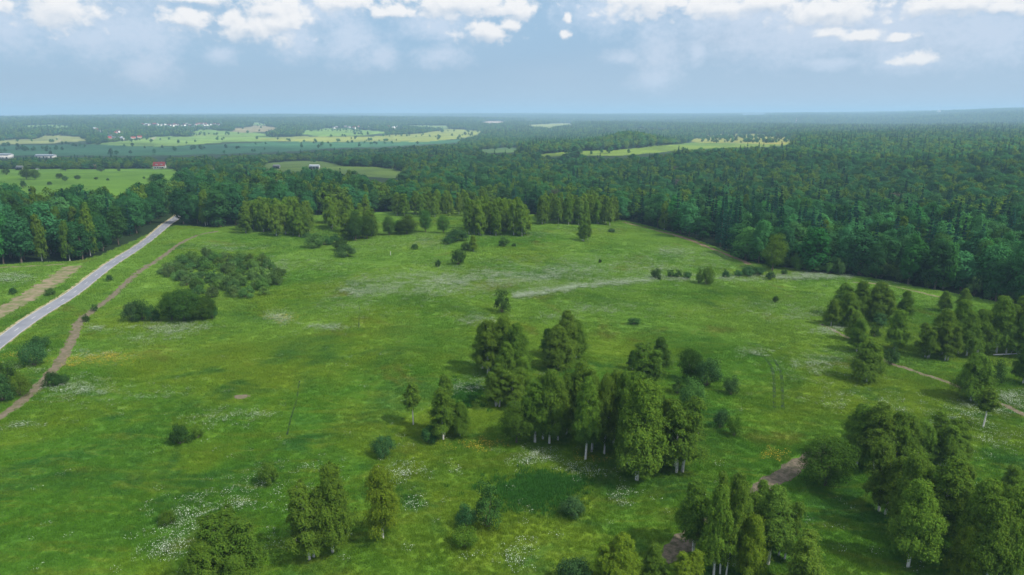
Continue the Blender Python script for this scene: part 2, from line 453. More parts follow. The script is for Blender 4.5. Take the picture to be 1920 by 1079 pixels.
def leaf_mat(name, c, hue=0.02, val=0.35, trans=0.30, tip=None, leafv=0.24):
    m, N = new_mat(name)
    oi = N.n('ShaderNodeObjectInfo')
    isl = N.n('ShaderNodeNewGeometry').outputs['Random Per Island']
    hs = N.n('ShaderNodeHueSaturation')
    base = N.mix(1.0, col(*c), oi.outputs['Color'], 'MULTIPLY')
    if tip: base = N.mix(N.step(isl, 0.70, 1.0, 0.0, 0.6), base, N.mix(1.0, col(*tip), oi.outputs['Color'], 'MULTIPLY'))
    N.link(base, hs.inputs['Color'])
    N.link(N.math('ADD', 0.5 - hue / 2, N.math('MULTIPLY', oi.outputs['Random'], hue)), hs.inputs['Hue'])
    rnd2 = N.math('FRACT', N.math('MULTIPLY', oi.outputs['Random'], 17.31))
    v = N.math('ADD', N.math('ADD', 1 - val / 2 - leafv / 2, N.math('MULTIPLY', rnd2, val)), N.math('MULTIPLY', isl, leafv))
    N.link(v, hs.inputs['Value'])
    hs.inputs['Saturation'].default_value = 1.0
    d, t, mx = N.n('ShaderNodeBsdfDiffuse'), N.n('ShaderNodeBsdfTranslucent'), N.n('ShaderNodeMixShader')
    N.link(hs.outputs[0], d.inputs[0])
    N.link(N.mix(1.0, hs.outputs[0], col(1.25, 1.2, 0.6), 'MULTIPLY'), t.inputs[0])
    mx.inputs[0].default_value = trans
    N.link(d.outputs[0], mx.inputs[1]); N.link(t.outputs[0], mx.inputs[2])
    out = N.n('ShaderNodeOutputMaterial')
    N.link(mx.outputs[0], out.inputs[0])
    return m


def bark_mat():
    m, N = new_mat('birch_bark')
    pos = N.n('ShaderNodeTexCoord').outputs['Object']
    v = N.vmath('MULTIPLY', pos, (2.0, 2.0, 1.2))
    n = N.noise(v, 1.6, 4, 0.7)
    c = N.mix(N.step(n, 0.55, 0.66), col(0.62, 0.59, 0.55), col(0.06, 0.05, 0.045))
    bs = N.n('ShaderNodeBsdfPrincipled')
    N.link(c, bs.inputs['Base Color'])
    bs.inputs['Roughness'].default_value = 0.8
    out = N.n('ShaderNodeOutputMaterial')
    N.link(bs.outputs[0], out.inputs[0])
    return m


def grass_mat():
    m, N = new_mat('meadow_grass')
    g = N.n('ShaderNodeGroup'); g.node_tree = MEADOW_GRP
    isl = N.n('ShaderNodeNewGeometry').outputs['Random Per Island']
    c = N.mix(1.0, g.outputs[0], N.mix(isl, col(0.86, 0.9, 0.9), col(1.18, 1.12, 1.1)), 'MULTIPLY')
    d, t, mx = N.n('ShaderNodeBsdfDiffuse'), N.n('ShaderNodeBsdfTranslucent'), N.n('ShaderNodeMixShader')
    N.link(c, d.inputs[0]); N.link(c, t.inputs[0])
    mx.inputs[0].default_value = 0.35
    N.link(d.outputs[0], mx.inputs[1]); N.link(t.outputs[0], mx.inputs[2])
    out = N.n('ShaderNodeOutputMaterial')
    N.link(mx.outputs[0], out.inputs[0])
    return m


M = {
    'ground': ground_material(),
    'grass': grass_mat(),
    'bark': bark_mat(),
    'brown_bark': simple_mat('brown_bark', (0.10, 0.075, 0.055), (0.17, 0.14, 0.11), 2.0),
    'birch': leaf_mat('birch_leaves', (0.084, 0.160, 0.020), 0.015, 0.22, 0.28, (0.155, 0.22, 0.022)),
    'leafy': leaf_mat('broad_leaves', (0.035, 0.122, 0.034), 0.04, 0.9, 0.24, None, 0.14),
    'oak': leaf_mat('dark_broad_leaves', (0.046, 0.108, 0.018), 0.03, 0.4, 0.22, (0.07, 0.14, 0.02)),
    'willow': leaf_mat('willow_leaves', (0.036, 0.092, 0.024), 0.03, 0.4, 0.2, (0.075, 0.145, 0.045)),
    'grey_willow': leaf_mat('grey_willow_leaves', (0.060, 0.128, 0.030), 0.03, 0.5, 0.2, (0.11, 0.19, 0.06)),
    'spruce': leaf_mat('spruce_needles', (0.015, 0.062, 0.038), 0.03, 0.7, 0.12, None, 0.2),
    'dead': leaf_mat('dry_twigs', (0.085, 0.075, 0.06), 0.02, 0.4, 0.1),
    'asphalt': simple_mat('asphalt', (0.165, 0.175, 0.205), (0.215, 0.222, 0.25), 0.12, 0.85, 0.0),
    'paint': simple_mat('road_paint', (0.62, 0.62, 0.60), (0.40, 0.40, 0.40), 3.0, 0.7),
    'shoulder': simple_mat('sandy_shoulder', (0.36, 0.30, 0.20), (0.22, 0.22, 0.09), 0.8, 0.95, 0.05),
    'dirt': simple_mat('dry_dirt', (0.165, 0.13, 0.098), (0.10, 0.095, 0.045), 1.0, 0.95, 0.15, 7),
    'mud': simple_mat('churned_mud', (0.15, 0.118, 0.09), (0.065, 0.065, 0.035), 1.4, 0.95, 0.3, 7),
    'red_dirt': simple_mat('reddish_dirt', (0.25, 0.15, 0.11), (0.16, 0.12, 0.07), 0.8, 0.95, 0.1),
    'rut': simple_mat('flattened_wet_grass', (0.010, 0.028, 0.008), (0.02, 0.045, 0.010), 1.5),
    'tan': simple_mat('dry_turned_soil', (0.235, 0.18, 0.125), (0.10, 0.13, 0.035), 0.35, 0.95, 0.15, 7),
    'flower': simple_mat('white_umbels', (0.50, 0.56, 0.44), (0.38, 0.46, 0.32), 3.0),
    'yellow': simple_mat('yellow_blossom', (0.62, 0.42, 0.03), (0.55, 0.45, 0.05), 3.0),
    'nettle_shade': leaf_mat('nettle_shade_leaves', (0.042, 0.138, 0.020), 0.01, 0.2, 0.25),
    'stem': simple_mat('flower_stems', (0.06, 0.12, 0.03), (0.08, 0.15, 0.04), 3.0),
    'wall': simple_mat('white_plaster', (0.66, 0.64, 0.60), (0.58, 0.56, 0.52), 0.8),
    'cream': simple_mat('cream_plaster', (0.55, 0.47, 0.36), (0.48, 0.41, 0.32), 0.8),
    'wood': simple_mat('weathered_boards', (0.21, 0.15, 0.11), (0.28, 0.22, 0.17), 1.5),
    'red': simple_mat('red_roofing', (0.36, 0.055, 0.05), (0.27, 0.05, 0.045), 0.8),
    'grey': simple_mat('grey_roofing', (0.25, 0.25, 0.26), (0.33, 0.33, 0.34), 0.8),
    'white_roof': simple_mat('pale_metal_roofing', (0.72, 0.74, 0.76), (0.62, 0.65, 0.68), 0.5),
    'glass': simple_mat('dark_glass', (0.03, 0.04, 0.05), (0.05, 0.06, 0.08), 1.0, 0.15, spec=0.5),
    'frame': simple_mat('white_frames', (0.75, 0.75, 0.73), (0.68, 0.68, 0.66), 1.0),
    'car_dark': simple_mat('dark_car_paint', (0.03, 0.035, 0.05), (0.035, 0.04, 0.055), 1.0, 0.3, spec=0.5),
    'car_white': simple_mat('white_car_paint', (0.72, 0.73, 0.74), (0.7, 0.71, 0.72), 1.0, 0.3, spec=0.5),
    'rubber': simple_mat('tyre_rubber', (0.02, 0.02, 0.02), (0.03, 0.03, 0.03), 4.0),
    'mast_red': simple_mat('mast_red_paint', (0.45, 0.06, 0.05), (0.4, 0.07, 0.06), 1.0),
    'brick': simple_mat('brown_brick', (0.24, 0.13, 0.10), (0.30, 0.19, 0.15), 2.0),
}


# ------------------------------------------------------------------ mesh helpers
def mesh_np(name, V, polys, mats, mat_idx=None, smooth=False):
    """V (n,3); polys: list of (k,m) int arrays, each with m-gons"""
    me = bpy.data.meshes.new(name)
    V = np.asarray(V, np.float32)
    me.vertices.add(len(V))
    me.vertices.foreach_set('co', V.ravel())
    loops = np.concatenate([np.asarray(p).ravel() for p in polys]).astype(np.int32)
    tot = np.concatenate([np.full(len(p), np.asarray(p).shape[1]) for p in polys]).astype(np.int32)
    me.loops.add(len(loops))
    me.loops.foreach_set('vertex_index', loops)
    me.polygons.add(len(tot))
    me.polygons.foreach_set('loop_start', np.concatenate([[0], np.cumsum(tot)[:-1]]).astype(np.int32))
    try: me.polygons.foreach_set('loop_total', tot)
    except Exception: pass
    if mat_idx is not None: me.polygons.foreach_set('material_index', np.asarray(mat_idx, np.int32))
    if smooth: me.polygons.foreach_set('use_smooth', np.ones(len(tot), bool))
    for m in mats: me.materials.append(m)
    me.update(calc_edges=True)
    return me


class MB:
    """collects boxes, tubes and quads into one mesh"""
    def __init__(s): s.v, s.q, s.t, s.n = [], [], [], 0
    def quads(s, V, F):
        V = np.asarray(V, float); F = np.asarray(F, int)
        s.v.append(V); (s.q if F.shape[1] == 4 else s.t).append(F + s.n); s.n += len(V)
        return s
    def box(s, x0, x1, y0, y1, z0, z1):
        V = [(x0, y0, z0), (x1, y0, z0), (x1, y1, z0), (x0, y1, z0), (x0, y0, z1), (x1, y0, z1), (x1, y1, z1), (x0, y1, z1)]
        return s.quads(V, [(0, 3, 2, 1), (4, 5, 6, 7), (0, 1, 5, 4), (1, 2, 6, 5), (2, 3, 7, 6), (3, 0, 4, 7)])
    def prism(s, pts, y0, y1):
        n = len(pts)
        V = [(x, y0, z) for x, z in pts] + [(x, y1, z) for x, z in pts]
        s.quads(V, [(i, (i + 1) % n, n + (i + 1) % n, n + i) for i in range(n)])
        for base, rev in ((0, False), (n, True)):
            f = [(base, base + i, base + i + 1) for i in range(1, n - 1)]
            s.t.append(np.array(f) + s.n - 2 * n)
        return s
    def tube(s, P, rad, k=6):
        P = np.asarray(P, float); rad = np.asarray(rad, float)
        d = np.gradient(P, axis=0)
        d /= np.linalg.norm(d, axis=1, keepdims=True) + 1e-9
        ref = np.where(np.abs(d[:, 2:3]) > 0.9, np.array([[1.0, 0, 0]]), np.array([[0, 0, 1.0]]))
        a = np.cross(d, ref); a /= np.linalg.norm(a, axis=1, keepdims=True) + 1e-9
        b = np.cross(d, a)
        th = np.arange(k) / k * 2 * math.pi
        V = P[:, None] + rad[:, None, None] * (np.cos(th)[None, :, None] * a[:, None] + np.sin(th)[None, :, None] * b[:, None])
        n = len(P)
        F = [(i * k + j, i * k + (j + 1) % k, (i + 1) * k + (j + 1) % k, (i + 1) * k + j) for i in range(n - 1) for j in range(k)]
        return s.quads(V.reshape(-1, 3), F)
    def mesh(s, name, mat, smooth=False):
        polys = []
        if s.q: polys.append(np.concatenate(s.q))
        if s.t: polys.append(np.concatenate(s.t))
        return mesh_np(name, np.concatenate(s.v), polys, [mat], smooth=smooth)
    def build(s, name, mat, parent=None, smooth=False):
        return obj(name, s.mesh(name, mat, smooth), parent)


def obj(name, me, parent=None):
    o = bpy.data.objects.new(name, me)
    C.objects.link(o)
    if parent is not None: o.parent = parent
    return o


def tag(o, label=None, cat=None, group=None, kind=None):
    for k, v in (('label', label), ('category', cat), ('group', group), ('kind', kind)):
        if v: o[k] = v
    return o


def empty(name, loc, rz=0.0, scale=(1, 1, 1)):
    o = bpy.data.objects.new(name, None)
    o.empty_display_size = 0.5
    o.location, o.rotation_euler, o.scale = loc, (0, 0, rz), scale
    C.objects.link(o)
    return o


def cards(P, Nrm, w, l, droop=None):
    """leaf faces: one rhombus per point, about facing Nrm; long axis follows droop when given"""
    n = len(P)
    Nrm = Nrm / (np.linalg.norm(Nrm, axis=1, keepdims=True) + 1e-9)
    ref = rng.normal(size=(n, 3)) if droop is None else droop + 0.35 * rng.normal(size=(n, 3))
    a = ref - (ref * Nrm).sum(1, keepdims=True) * Nrm
    a /= np.linalg.norm(a, axis=1, keepdims=True) + 1e-9
    b = np.cross(Nrm, a)
    w = np.broadcast_to(np.asarray(w, float), (n,))[:, None] * 0.5
    l = np.broadcast_to(np.asarray(l, float), (n,))[:, None] * 0.5
    V = np.stack([P - a * l, P + b * w - 0.1 * a * l, P + a * l, P - b * w - 0.1 * a * l], 1).reshape(-1, 3)
    return V, np.arange(4 * n).reshape(n, 4)


# ------------------------------------------------------------------ tree meshes (unit scale = metres)
def birch_parts(h=16.0, rmax=2.7, stems=1, detail=1.0, bare=0.22, leaf=0.138, lean=0.02, seed=0, plumes=46, thin=1.0):
    """upright crown made of hanging plumes of small leaves round a white stem"""
    global rng
    rng = np.random.default_rng(100 + seed)
    P, Nn, D = [], [], []
    wood = MB()
    ph0 = rng.uniform(0, 6.28)
    for st in range(stems):
        ph = ph0 + st * 6.283 / stems
        off = np.array([math.cos(ph), math.sin(ph)]) * (0 if stems == 1 else rng.uniform(0.25, 0.5))
        hh = h * (1 if st == 0 else rng.uniform(0.80, 0.97))
        dx = np.array([math.cos(ph), math.sin(ph)]) * (lean * hh if stems == 1 else rng.uniform(0.05, 0.10) * hh)
        zz = np.linspace(0, hh * 0.97, 10)
        t = zz / hh
        wig = 0.010 * hh * np.stack([np.sin(t * 6 + ph) * t, np.cos(t * 5 + 2 * ph) * t], 1)
        axis = np.stack([off[0] + dx[0] * t ** 1.2 + wig[:, 0], off[1] + dx[1] * t ** 1.2 + wig[:, 1], zz], 1)
        wood.tube(axis, 0.0100 * hh * (1 - t) ** 0.8 + 0.015, 6)
        rm = rmax * (1 if stems == 1 else 0.70)
        npl = int(plumes * (1 if stems == 1 else 0.66 if stems == 2 else 0.5))
        for k in range(npl):
            tt = ((k + rng.uniform(0, 1)) / npl) ** 0.88
            prof = min(1.0, (tt + 0.16) / 0.34) ** 0.6 * (1 - tt) ** 0.58 * 1.13
            az = k * 2.39996 + rng.normal(0, 0.4)
            R0 = rm * prof
            d = R0 * rng.uniform(0.25, 0.80)
            zc = hh * (bare + (1 - bare) * tt)
            ax = np.array([np.interp(zc, zz, axis[:, 0]), np.interp(zc, zz, axis[:, 1])])
            c = np.array([ax[0] + d * math.cos(az), ax[1] + d * math.sin(az), zc])
            pr = (0.17 * rm + 0.22 * R0) * rng.uniform(0.7, 1.3)
            pl = pr * rng.uniform(1.6, 2.4)
            if zc + pl * 0.6 > hh: c[2] = hh - pl * rng.uniform(0.6, 0.9)
            # limb that carries the plume
            zs = max(zc - 0.9 * d - 0.6, 0.12 * hh)
            b0 = np.array([np.interp(zs, zz, axis[:, 0]), np.interp(zs, zz, axis[:, 1]), zs])
            if detail > 0.5: wood.tube([b0, (b0 + c) / 2 + np.array([0, 0, 0.15 * d]), c + np.array([0, 0, 0.3 * pl])], np.array([0.034, 0.022, 0.006]) * (h / 16), 3)
            ns = int(84 * detail * thin * (pr / 1.0) ** 1.3) + 6
            for q in range(ns):
                v = rng.normal(size=3); v /= np.linalg.norm(v)
                v[2] = abs(v[2]) * 0.95 - 0.25
                rad = rng.uniform(0.50, 1.05) if q % 4 else rng.uniform(0.7, 1.5)
                p0 = c + v * np.array([pr, pr, pl * 0.62]) * rad
                m = 14 if detail > 0.8 else 8
                ln = pl * rng.uniform(0.35, 0.85)
                f = rng.uniform(0, 1, m)
                out = np.array([v[0], v[1], 0.0])
                pts = p0 + rng.normal(0, 0.10, (m, 3)) + np.outer(-ln * f, [0, 0, 1.0]) + np.outer(0.10 * ln * f, out)
                P.append(pts)
                Nn.append(np.tile(v + np.array([0, 0, 0.45]) + 0.35 * np.array([math.cos(az), math.sin(az), 0]), (m, 1)) + 0.42 * rng.normal(size=(m, 3)))
                D.append(np.tile([0, 0, -1.0], (m, 1)) + 0.25 * out)
    P, Nn, D = np.concatenate(P), np.concatenate(Nn), np.concatenate(D)
    P[:, 2] = np.maximum(P[:, 2], 0.15)
    sz = leaf / math.sqrt(max(detail, 0.15)) * rng.uniform(0.7, 1.35, len(P))
    V, F = cards(P, Nn, sz * 0.72, sz * 1.5, D)
    return wood, V, F, float(np.percentile(np.hypot(P[:, 0], P[:, 1]), 96))


def lobes_parts(h=16.0, rmax=4.5, base=0.18, nl=30, detail=1.0, leaf=0.34, shrub=False, spread=0.0, seed=0, thin=1.0):
    """rounded crown of many leaf masses"""
    global rng
    rng = np.random.default_rng(500 + seed)
    wood = MB()
    cz = h * (0.5 + base / 2); rz = h * (1 - base) / 2
    if shrub: cz, rz = h * 0.38, h * 0.62
    P, Nn = [], []
    ntot = 0
    for i in range(nl):
        f = (i + 0.5) / nl
        ct = 1 - 2 * f if not shrub else 1 - 1.35 * f
        ph = i * 2.39996 + rng.normal(0, 0.3)
        stt = math.sqrt(max(0, 1 - ct * ct))
        rad = rng.uniform(0.42, 0.92)
        c = np.array([math.cos(ph) * stt * rmax * rad, math.sin(ph) * stt * rmax * rad, cz + ct * rz * rad])
        taper = 1.0 if shrub else (1.0 - 0.35 * max(0.0, ct))
        c[:2] *= taper
        lr = rng.uniform(0.22, 0.46) * (rmax * 0.62 + rz * 0.38)
        n = int((330 if not shrub else 520) * detail * thin * (lr / 1.7) ** 1.2 + 30)
        d = rng.normal(size=(n, 3)); d[:, 2] = d[:, 2] * 0.9 + 0.25
        d /= np.linalg.norm(d, axis=1, keepdims=True)
        bump = 1 + 0.22 * np.sin(d[:, 0] * 5 + i) * np.cos(d[:, 1] * 6 - i) + rng.normal(0, 0.10, n)
        pts = c + d * (lr * bump * np.where(rng.uniform(size=n) < 0.25, rng.uniform(0.4, 0.95, n), 1.0))[:, None] * np.array([1, 1, 0.85])
        if shrub:      # upright shoots sticking out of the mass
            sh = rng.uniform(size=n) < 0.22
            pts = pts + np.where(sh, rng.exponential(0.13, n) * lr, 0)[:, None] * (0.5 * d + np.array([0, 0, 0.9]))
        out = pts - np.array([0, 0, cz * 0.8])
        out /= np.linalg.norm(out, axis=1, keepdims=True) + 1e-6
        P.append(pts); Nn.append(0.8 * d + 0.35 * out + np.array([0, 0, 0.3]) + (0.24 if not shrub else 0.4) * rng.normal(size=(n, 3)))
        if detail > 0.4 or (shrub and i < 4):
            w0 = np.array([0, 0, max(0.05, min(c[2] - 0.5 * lr, h * 0.35))]) if not shrub else np.array([rng.normal(0, 0.1), rng.normal(0, 0.1), 0.0])
            mid = (w0 + c) / 2 + np.array([0, 0, -0.1 * h * (0 if shrub else 1)])
            wood.tube([w0, mid, c], np.array([0.014, 0.009, 0.003]) * h * (0.55 if not shrub else 0.9), 4)
    if not shrub:
        zz = np.linspace(0, h * 0.7, 6)
        wood.tube(np.stack([0.02 * h * np.sin(zz / h * 5 + seed), 0.02 * h * np.cos(zz / h * 4 + seed) - 0.02 * h, zz], 1), 0.018 * h * (1 - zz / h * 1.15) + 0.02, 7)
    P, Nn = np.concatenate(P), np.concatenate(Nn)
    P[:, 2] = np.maximum(P[:, 2], 0.05 + 0.05 * rng.uniform(size=len(P)))
    sz = leaf / math.sqrt(max(detail, 0.12)) * rng.uniform(0.65, 1.3, len(P))
    V, F = cards(P, Nn, sz * 0.85, sz * 1.25)
    return wood, V, F, float(np.percentile(np.hypot(P[:, 0], P[:, 1]), 97))


def spruce_parts(h=22.0, rmax=3.0, detail=1.0, seed=0, base=0.08):
    global rng
    rng = np.random.default_rng(900 + seed)
    wood = MB()
    zz = np.linspace(0, h, 5)
    wood.tube(np.stack([0 * zz, 0 * zz, zz], 1), 0.012 * h * (1 - zz / h) + 0.02, 6)
    P, Nn, D = [], [], []
    nw = int(26 * (0.5 + 0.5 * detail))
    for i in range(nw):
        t = (i + rng.uniform(0, 0.7)) / nw
        L0 = rmax * (1 - t) ** 0.85 * (0.75 + 0.25 * min(1, t * 6)) + 0.12
        nbr = max(4, int((10 - 4 * t) * (0.6 + 0.4 * detail)))
        for k in range(nbr):
            az = 6.283 * (k + rng.uniform(-0.3, 0.3)) / nbr + i * 1.3
            L = L0 * rng.uniform(0.72, 1.12)
            m = max(3, int((4 + 5 * L) * detail))
            s = rng.uniform(0.12, 1.0, m)
            d = np.array([math.cos(az), math.sin(az), 0]); pd = np.array([-d[1], d[0], 0])
            z = h * (base + (1 - base) * t) - 0.30 * L * s + 0.22 * L * s ** 3
            wdt = 0.22 * L * (1.1 - s) * rng.uniform(-1, 1, m)
            P.append(d * (L * s)[:, None] + pd * wdt[:, None] + np.array([0, 0, 1.0]) * (z - rng.uniform(0, 0.25, m))[:, None])
            Nn.append(np.array([0, 0, 0.55]) + 0.75 * d + 0.45 * rng.normal(size=(m, 3)))
            D.append(np.tile(0.6 * d + np.array([0, 0, -0.9]), (m, 1)) + 0.5 * np.sign(wdt)[:, None] * pd)
    P, Nn, D = np.concatenate(P), np.concatenate(Nn), np.concatenate(D)
    sz = 0.60 / math.sqrt(max(detail, 0.15)) * rng.uniform(0.7, 1.3, len(P))
    V, F = cards(P, Nn, sz * 0.62, sz * 1.3, D)
    return wood, V, F, rmax


class Tree:
    """crown and trunk meshes of one growth form, plus a joined mesh for copies too small to show parts"""
    def __init__(s, parts, h, leafm, barkm, parts_too=True, nm='tree', one=True):
        wood, V, F, rad = parts
        s.h, s.r = h, rad
        if parts_too:
            s.crown = mesh_np(nm + '_crown', V, [F], [M[leafm]])
            s.trunk = wood.mesh(nm + '_trunk', M[barkm], True)
        if not one: return
        wv = np.concatenate(wood.v); wq = np.concatenate(wood.q)
        s.one = mesh_np(nm, np.concatenate([V, wv]), [F, wq + len(V)], [M[leafm], M[barkm]],
                        np.concatenate([np.zeros(len(F)), np.ones(len(wq))]))


BIRCH = [Tree(birch_parts(16, 2.7, 1, 1.0, 0.22, seed=1), 16, 'birch', 'bark', nm='birch', one=False),
         Tree(birch_parts(17, 2.7, 1, 1.0, 0.19, seed=2, plumes=48), 17, 'birch', 'bark', nm='birch', one=False),
         Tree(birch_parts(15, 3.0, 1, 1.0, 0.18, seed=3), 15, 'birch', 'bark', nm='birch', one=False),
         Tree(birch_parts(16, 3.2, 3, 1.0, 0.22, seed=4), 16, 'birch', 'bark', nm='birch', one=False),
         Tree(birch_parts(16, 3.0, 2, 1.0, 0.20, seed=5), 16, 'birch', 'bark', nm='birch', one=False),
         Tree(birch_parts(17, 2.4, 1, 1.0, 0.26, seed=6), 17, 'birch', 'bark', nm='birch', one=False)]
SLIM_BIRCH = Tree(birch_parts(10, 1.5, 1, 1.0, 0.46, leaf=0.16, seed=7, plumes=24), 10, 'birch', 'bark', nm='birch', one=False)
THIN_BIRCH = Tree(birch_parts(15, 3.0, 1, 0.9, 0.20, leaf=0.13, seed=8, thin=0.75), 15, 'birch', 'bark', nm='birch', one=False)
MID_BIRCH = [Tree(birch_parts(17, 2.9, 1, 0.36, 0.15, leaf=0.19, seed=11 + i, plumes=34), 17, 'birch', 'bark', nm='birch') for i in range(4)]
LEAFY = [Tree(lobes_parts(14, 4.0, 0.03, 24, 2.0, 0.27, seed=1), 14, 'oak', 'brown_bark', nm='leafy', one=False),
         Tree(lobes_parts(13, 4.6, 0.03, 26, 2.0, 0.27, seed=2), 13, 'oak', 'brown_bark', nm='leafy', one=False)]
MID_LEAFY = [Tree(lobes_parts(20, 4.6 + 0.5 * (i % 3), 0.05, 18 + 2 * i, 0.42, 0.40, seed=11 + i), 20, 'leafy', 'brown_bark', nm='leafy') for i in range(6)]
SPRUCE = [Tree(spruce_parts(23, 2.9 + 0.3 * (i % 3), 0.75, 1 + i), 23, 'spruce', 'brown_bark', nm='spruce') for i in range(4)]
SHRUB = [Tree(lobes_parts(4.0, 2.2 + 0.3 * (i % 3), 0, 12 + i, 1.5, 0.19, shrub=True, seed=31 + i), 4.0, 'willow', 'brown_bark', nm='shrub', one=False) for i in range(5)]
MID_SHRUB = [Tree(lobes_parts(4.0, 2.3 + 0.3 * (i % 3), 0, 10 + i, 0.9, 0.20, shrub=True, seed=41 + i), 4.0, 'grey_willow', 'brown_bark', nm='shrub') for i in range(4)]
DEAD = Tree(lobes_parts(18, 2.6, 0.1, 16, 0.32, 0.20, seed=77, thin=0.45), 18, 'dead', 'brown_bark', nm='dead_tree')
rng = np.random.default_rng(21)

TINT = {'fresh': (1.05, 1.06, 1.0), 'straw': (1.35, 1.2, 0.85), '': (1, 1, 1), 'dark': (0.62, 0.72, 0.8), 'yellow': (1.9, 1.45, 0.6), 'lime': (2.0, 1.75, 1.0), 'bright': (1.3, 1.3, 1.0), 'pale': (1.35, 1.25, 1.3), 'blue': (1.0, 1.02, 1.2), 'brown': (1.12, 0.92, 1.1), 'deep': (0.9, 0.82, 0.62)}


def height_to(p, v_top):
    d0 = p[1] * CP - (p[2] - CAM_H) * SP
    up0 = p[1] * SP + (p[2] - CAM_H) * CP
    k = (CY - v_top) / FPX
    return (k * d0 - up0) / (CP + k * SP), d0


def place(name, tree, p, h, width, label, cat, group=None, tint='', parts=True, rz=None, part_names=('crown', 'trunk')):
    rz = rng.uniform(0, 6.28) if rz is None else rz
    sz = h / tree.h
    sx = 1.02 * width / (2 * tree.r)
    sx = min(max(sx, sz * 0.55), sz * 1.9)
    c = tuple(np.array(TINT[tint]) * (1 + rng.normal(0, 0.05))) + (1.0,)
    p = (float(p[0]), float(p[1]), float(p[2]) - 0.08)
    if parts:
        o = empty(name, p, rz, (sx, sx, sz))
        a = obj(part_names[0], tree.crown, o); a.color = c
        obj(part_names[1], tree.trunk, o)
    else:
        o = obj(name, tree.one)
        o.location, o.rotation_euler, o.scale, o.color = p, (0, 0, rz), (sx, sx, sz), c
    return tag(o, label, cat, group)


ORD = 'first second third fourth fifth sixth seventh eighth ninth tenth eleventh twelfth thirteenth fourteenth fifteenth sixteenth seventeenth eighteenth nineteenth twentieth'.split()


def put(kind, u, vb, vt, w, label, group=None, tint='', form=None):
    p = unproject(u, vb)[0]
    h, d0 = height_to(p, vt)
    width = w * d0 / FPX
    if kind == 'birch':
        tint = {'yellow': 'straw', 'bright': 'fresh'}.get(tint, tint)
        t = form or BIRCH[rng.integers(0, len(BIRCH))]
        return place('birch_tree', t, p, h, width, label, 'tree', group, tint)
    if kind == 'leafy':
        t = form or LEAFY[rng.integers(0, 2)]
        return place('broadleaf_tree', t, p, h, width, label, 'tree', group, tint)
    t = form or SHRUB[rng.integers(0, len(SHRUB))]
    return place('shrub', t, p, h, width, label, 'bush', group, tint, part_names=('foliage', 'stem'))


def clump(kind, items, what, group):
    """items (u, v_base, v_top, width, tint, form); labelled by their order from the left"""
    for i, it in enumerate(sorted(items, key=lambda q: q[0])):
        u, vb, vt, w = it[:4]
        tint = it[4] if len(it) > 4 else ''
        form = it[5] if len(it) > 5 else None
        put(kind, u, vb, vt, w, f'{ORD[i]} {what}' if i < 20 else f'one of the last on the right, {what}', group, tint, form)


#@@STRUCTURE
# ------------------------------------------------------------------ ground sheet
def build_ground():
    ang = np.radians(np.concatenate([np.linspace(-62, -42, 30)[:-1], np.linspace(-42, 42, 580), np.linspace(42, 62, 30)[1:]]))
    near = np.arange(30, 500, 2.5)
    vv = np.arange(214 + 60 * FPX / 305.0, 217.2, -0.62)
    far = 60 * FPX / (vv - 214) + 200
    rr = np.concatenate([near, far[far > 500], np.geomspace(far.max() * 1.02, 20000, 14)])
    A, Rr = np.meshgrid(ang, rr)
    X, Y = (Rr * np.sin(A)).ravel(), (Rr * np.cos(A) - 200).ravel()
    Z = ground(X, Y)
    na, nr = len(ang), len(rr)
    i, j = np.meshgrid(np.arange(nr - 1), np.arange(na - 1), indexing='ij')
    a = (i * na + j).ravel()
    F = np.stack([a, a + 1, a + na + 1, a + na], 1)[:, ::-1]
    me = mesh_np('ground', np.stack([X, Y, Z], 1), [F[:, ::-1]], [M['ground']], smooth=True)
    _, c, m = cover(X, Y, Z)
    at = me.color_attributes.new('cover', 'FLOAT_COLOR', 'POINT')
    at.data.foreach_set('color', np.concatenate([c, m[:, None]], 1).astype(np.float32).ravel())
    tag(obj('ground', me), kind='structure')


build_ground()


def polyline(px, step=1.2):
    P = unproject([p[0] for p in px], [p[1] for p in px])[:, :2]
    d = np.concatenate([[0], np.cumsum(np.linalg.norm(np.diff(P, axis=0), axis=1))])
    s = np.arange(0, d[-1], step)
    Q = np.stack([np.interp(s, d, P[:, 0]), np.interp(s, d, P[:, 1])], 1)
    k = max(3, int(10 / step)) | 1
    if len(Q) > 2 * k:
        pad = np.pad(Q, ((k // 2, k // 2), (0, 0)), mode='edge')
        Q2 = np.stack([np.convolve(pad[:, c], np.ones(k) / k, mode='valid') for c in (0, 1)], 1)
        Q2[0], Q2[-1] = Q[0], Q[-1]
        Q = Q2
    return Q


def strip(Q, w0, w1, lift, ragged=0.0, cols=4):
    t = np.gradient(Q, axis=0); t /= np.linalg.norm(t, axis=1, keepdims=True) + 1e-9
    n = np.stack([t[:, 1], -t[:, 0]], 1)
    s = np.arange(len(Q))
    rows = []
    for c in range(cols + 1):
        w = w0 + (w1 - w0) * c / cols
        jit = ragged * (np.sin(s * 0.9 + 3 * c) + np.sin(s * 2.3 + c)) * (1 if c in (0, cols) else 0)
        p = Q + n * (w + jit)[:, None]
        rows.append(np.stack([p[:, 0], p[:, 1], ground(p[:, 0], p[:, 1]) + lift], 1))
    V = np.stack(rows, 1).reshape(-1, 3)
    k = cols + 1
    F = [(i * k + j, i * k + j + 1, (i + 1) * k + j + 1, (i + 1) * k + j) for i in range(len(Q) - 1) for j in range(cols)]
    return V, np.array(F)


LINES = []          # (polyline, half width) kept free of tall grass


def track(name, px, half, matk, ragged=0.25, lift=0.07, clear=None):
    Q = polyline(px)
    V, F = strip(Q, -half, half, lift, ragged)
    o = obj(name, mesh_np(name, V, [F], [M[matk]], smooth=True))
    tag(o, kind='structure')
    LINES.append((Q[::2], clear if clear is not None else half + 0.2))
    return Q


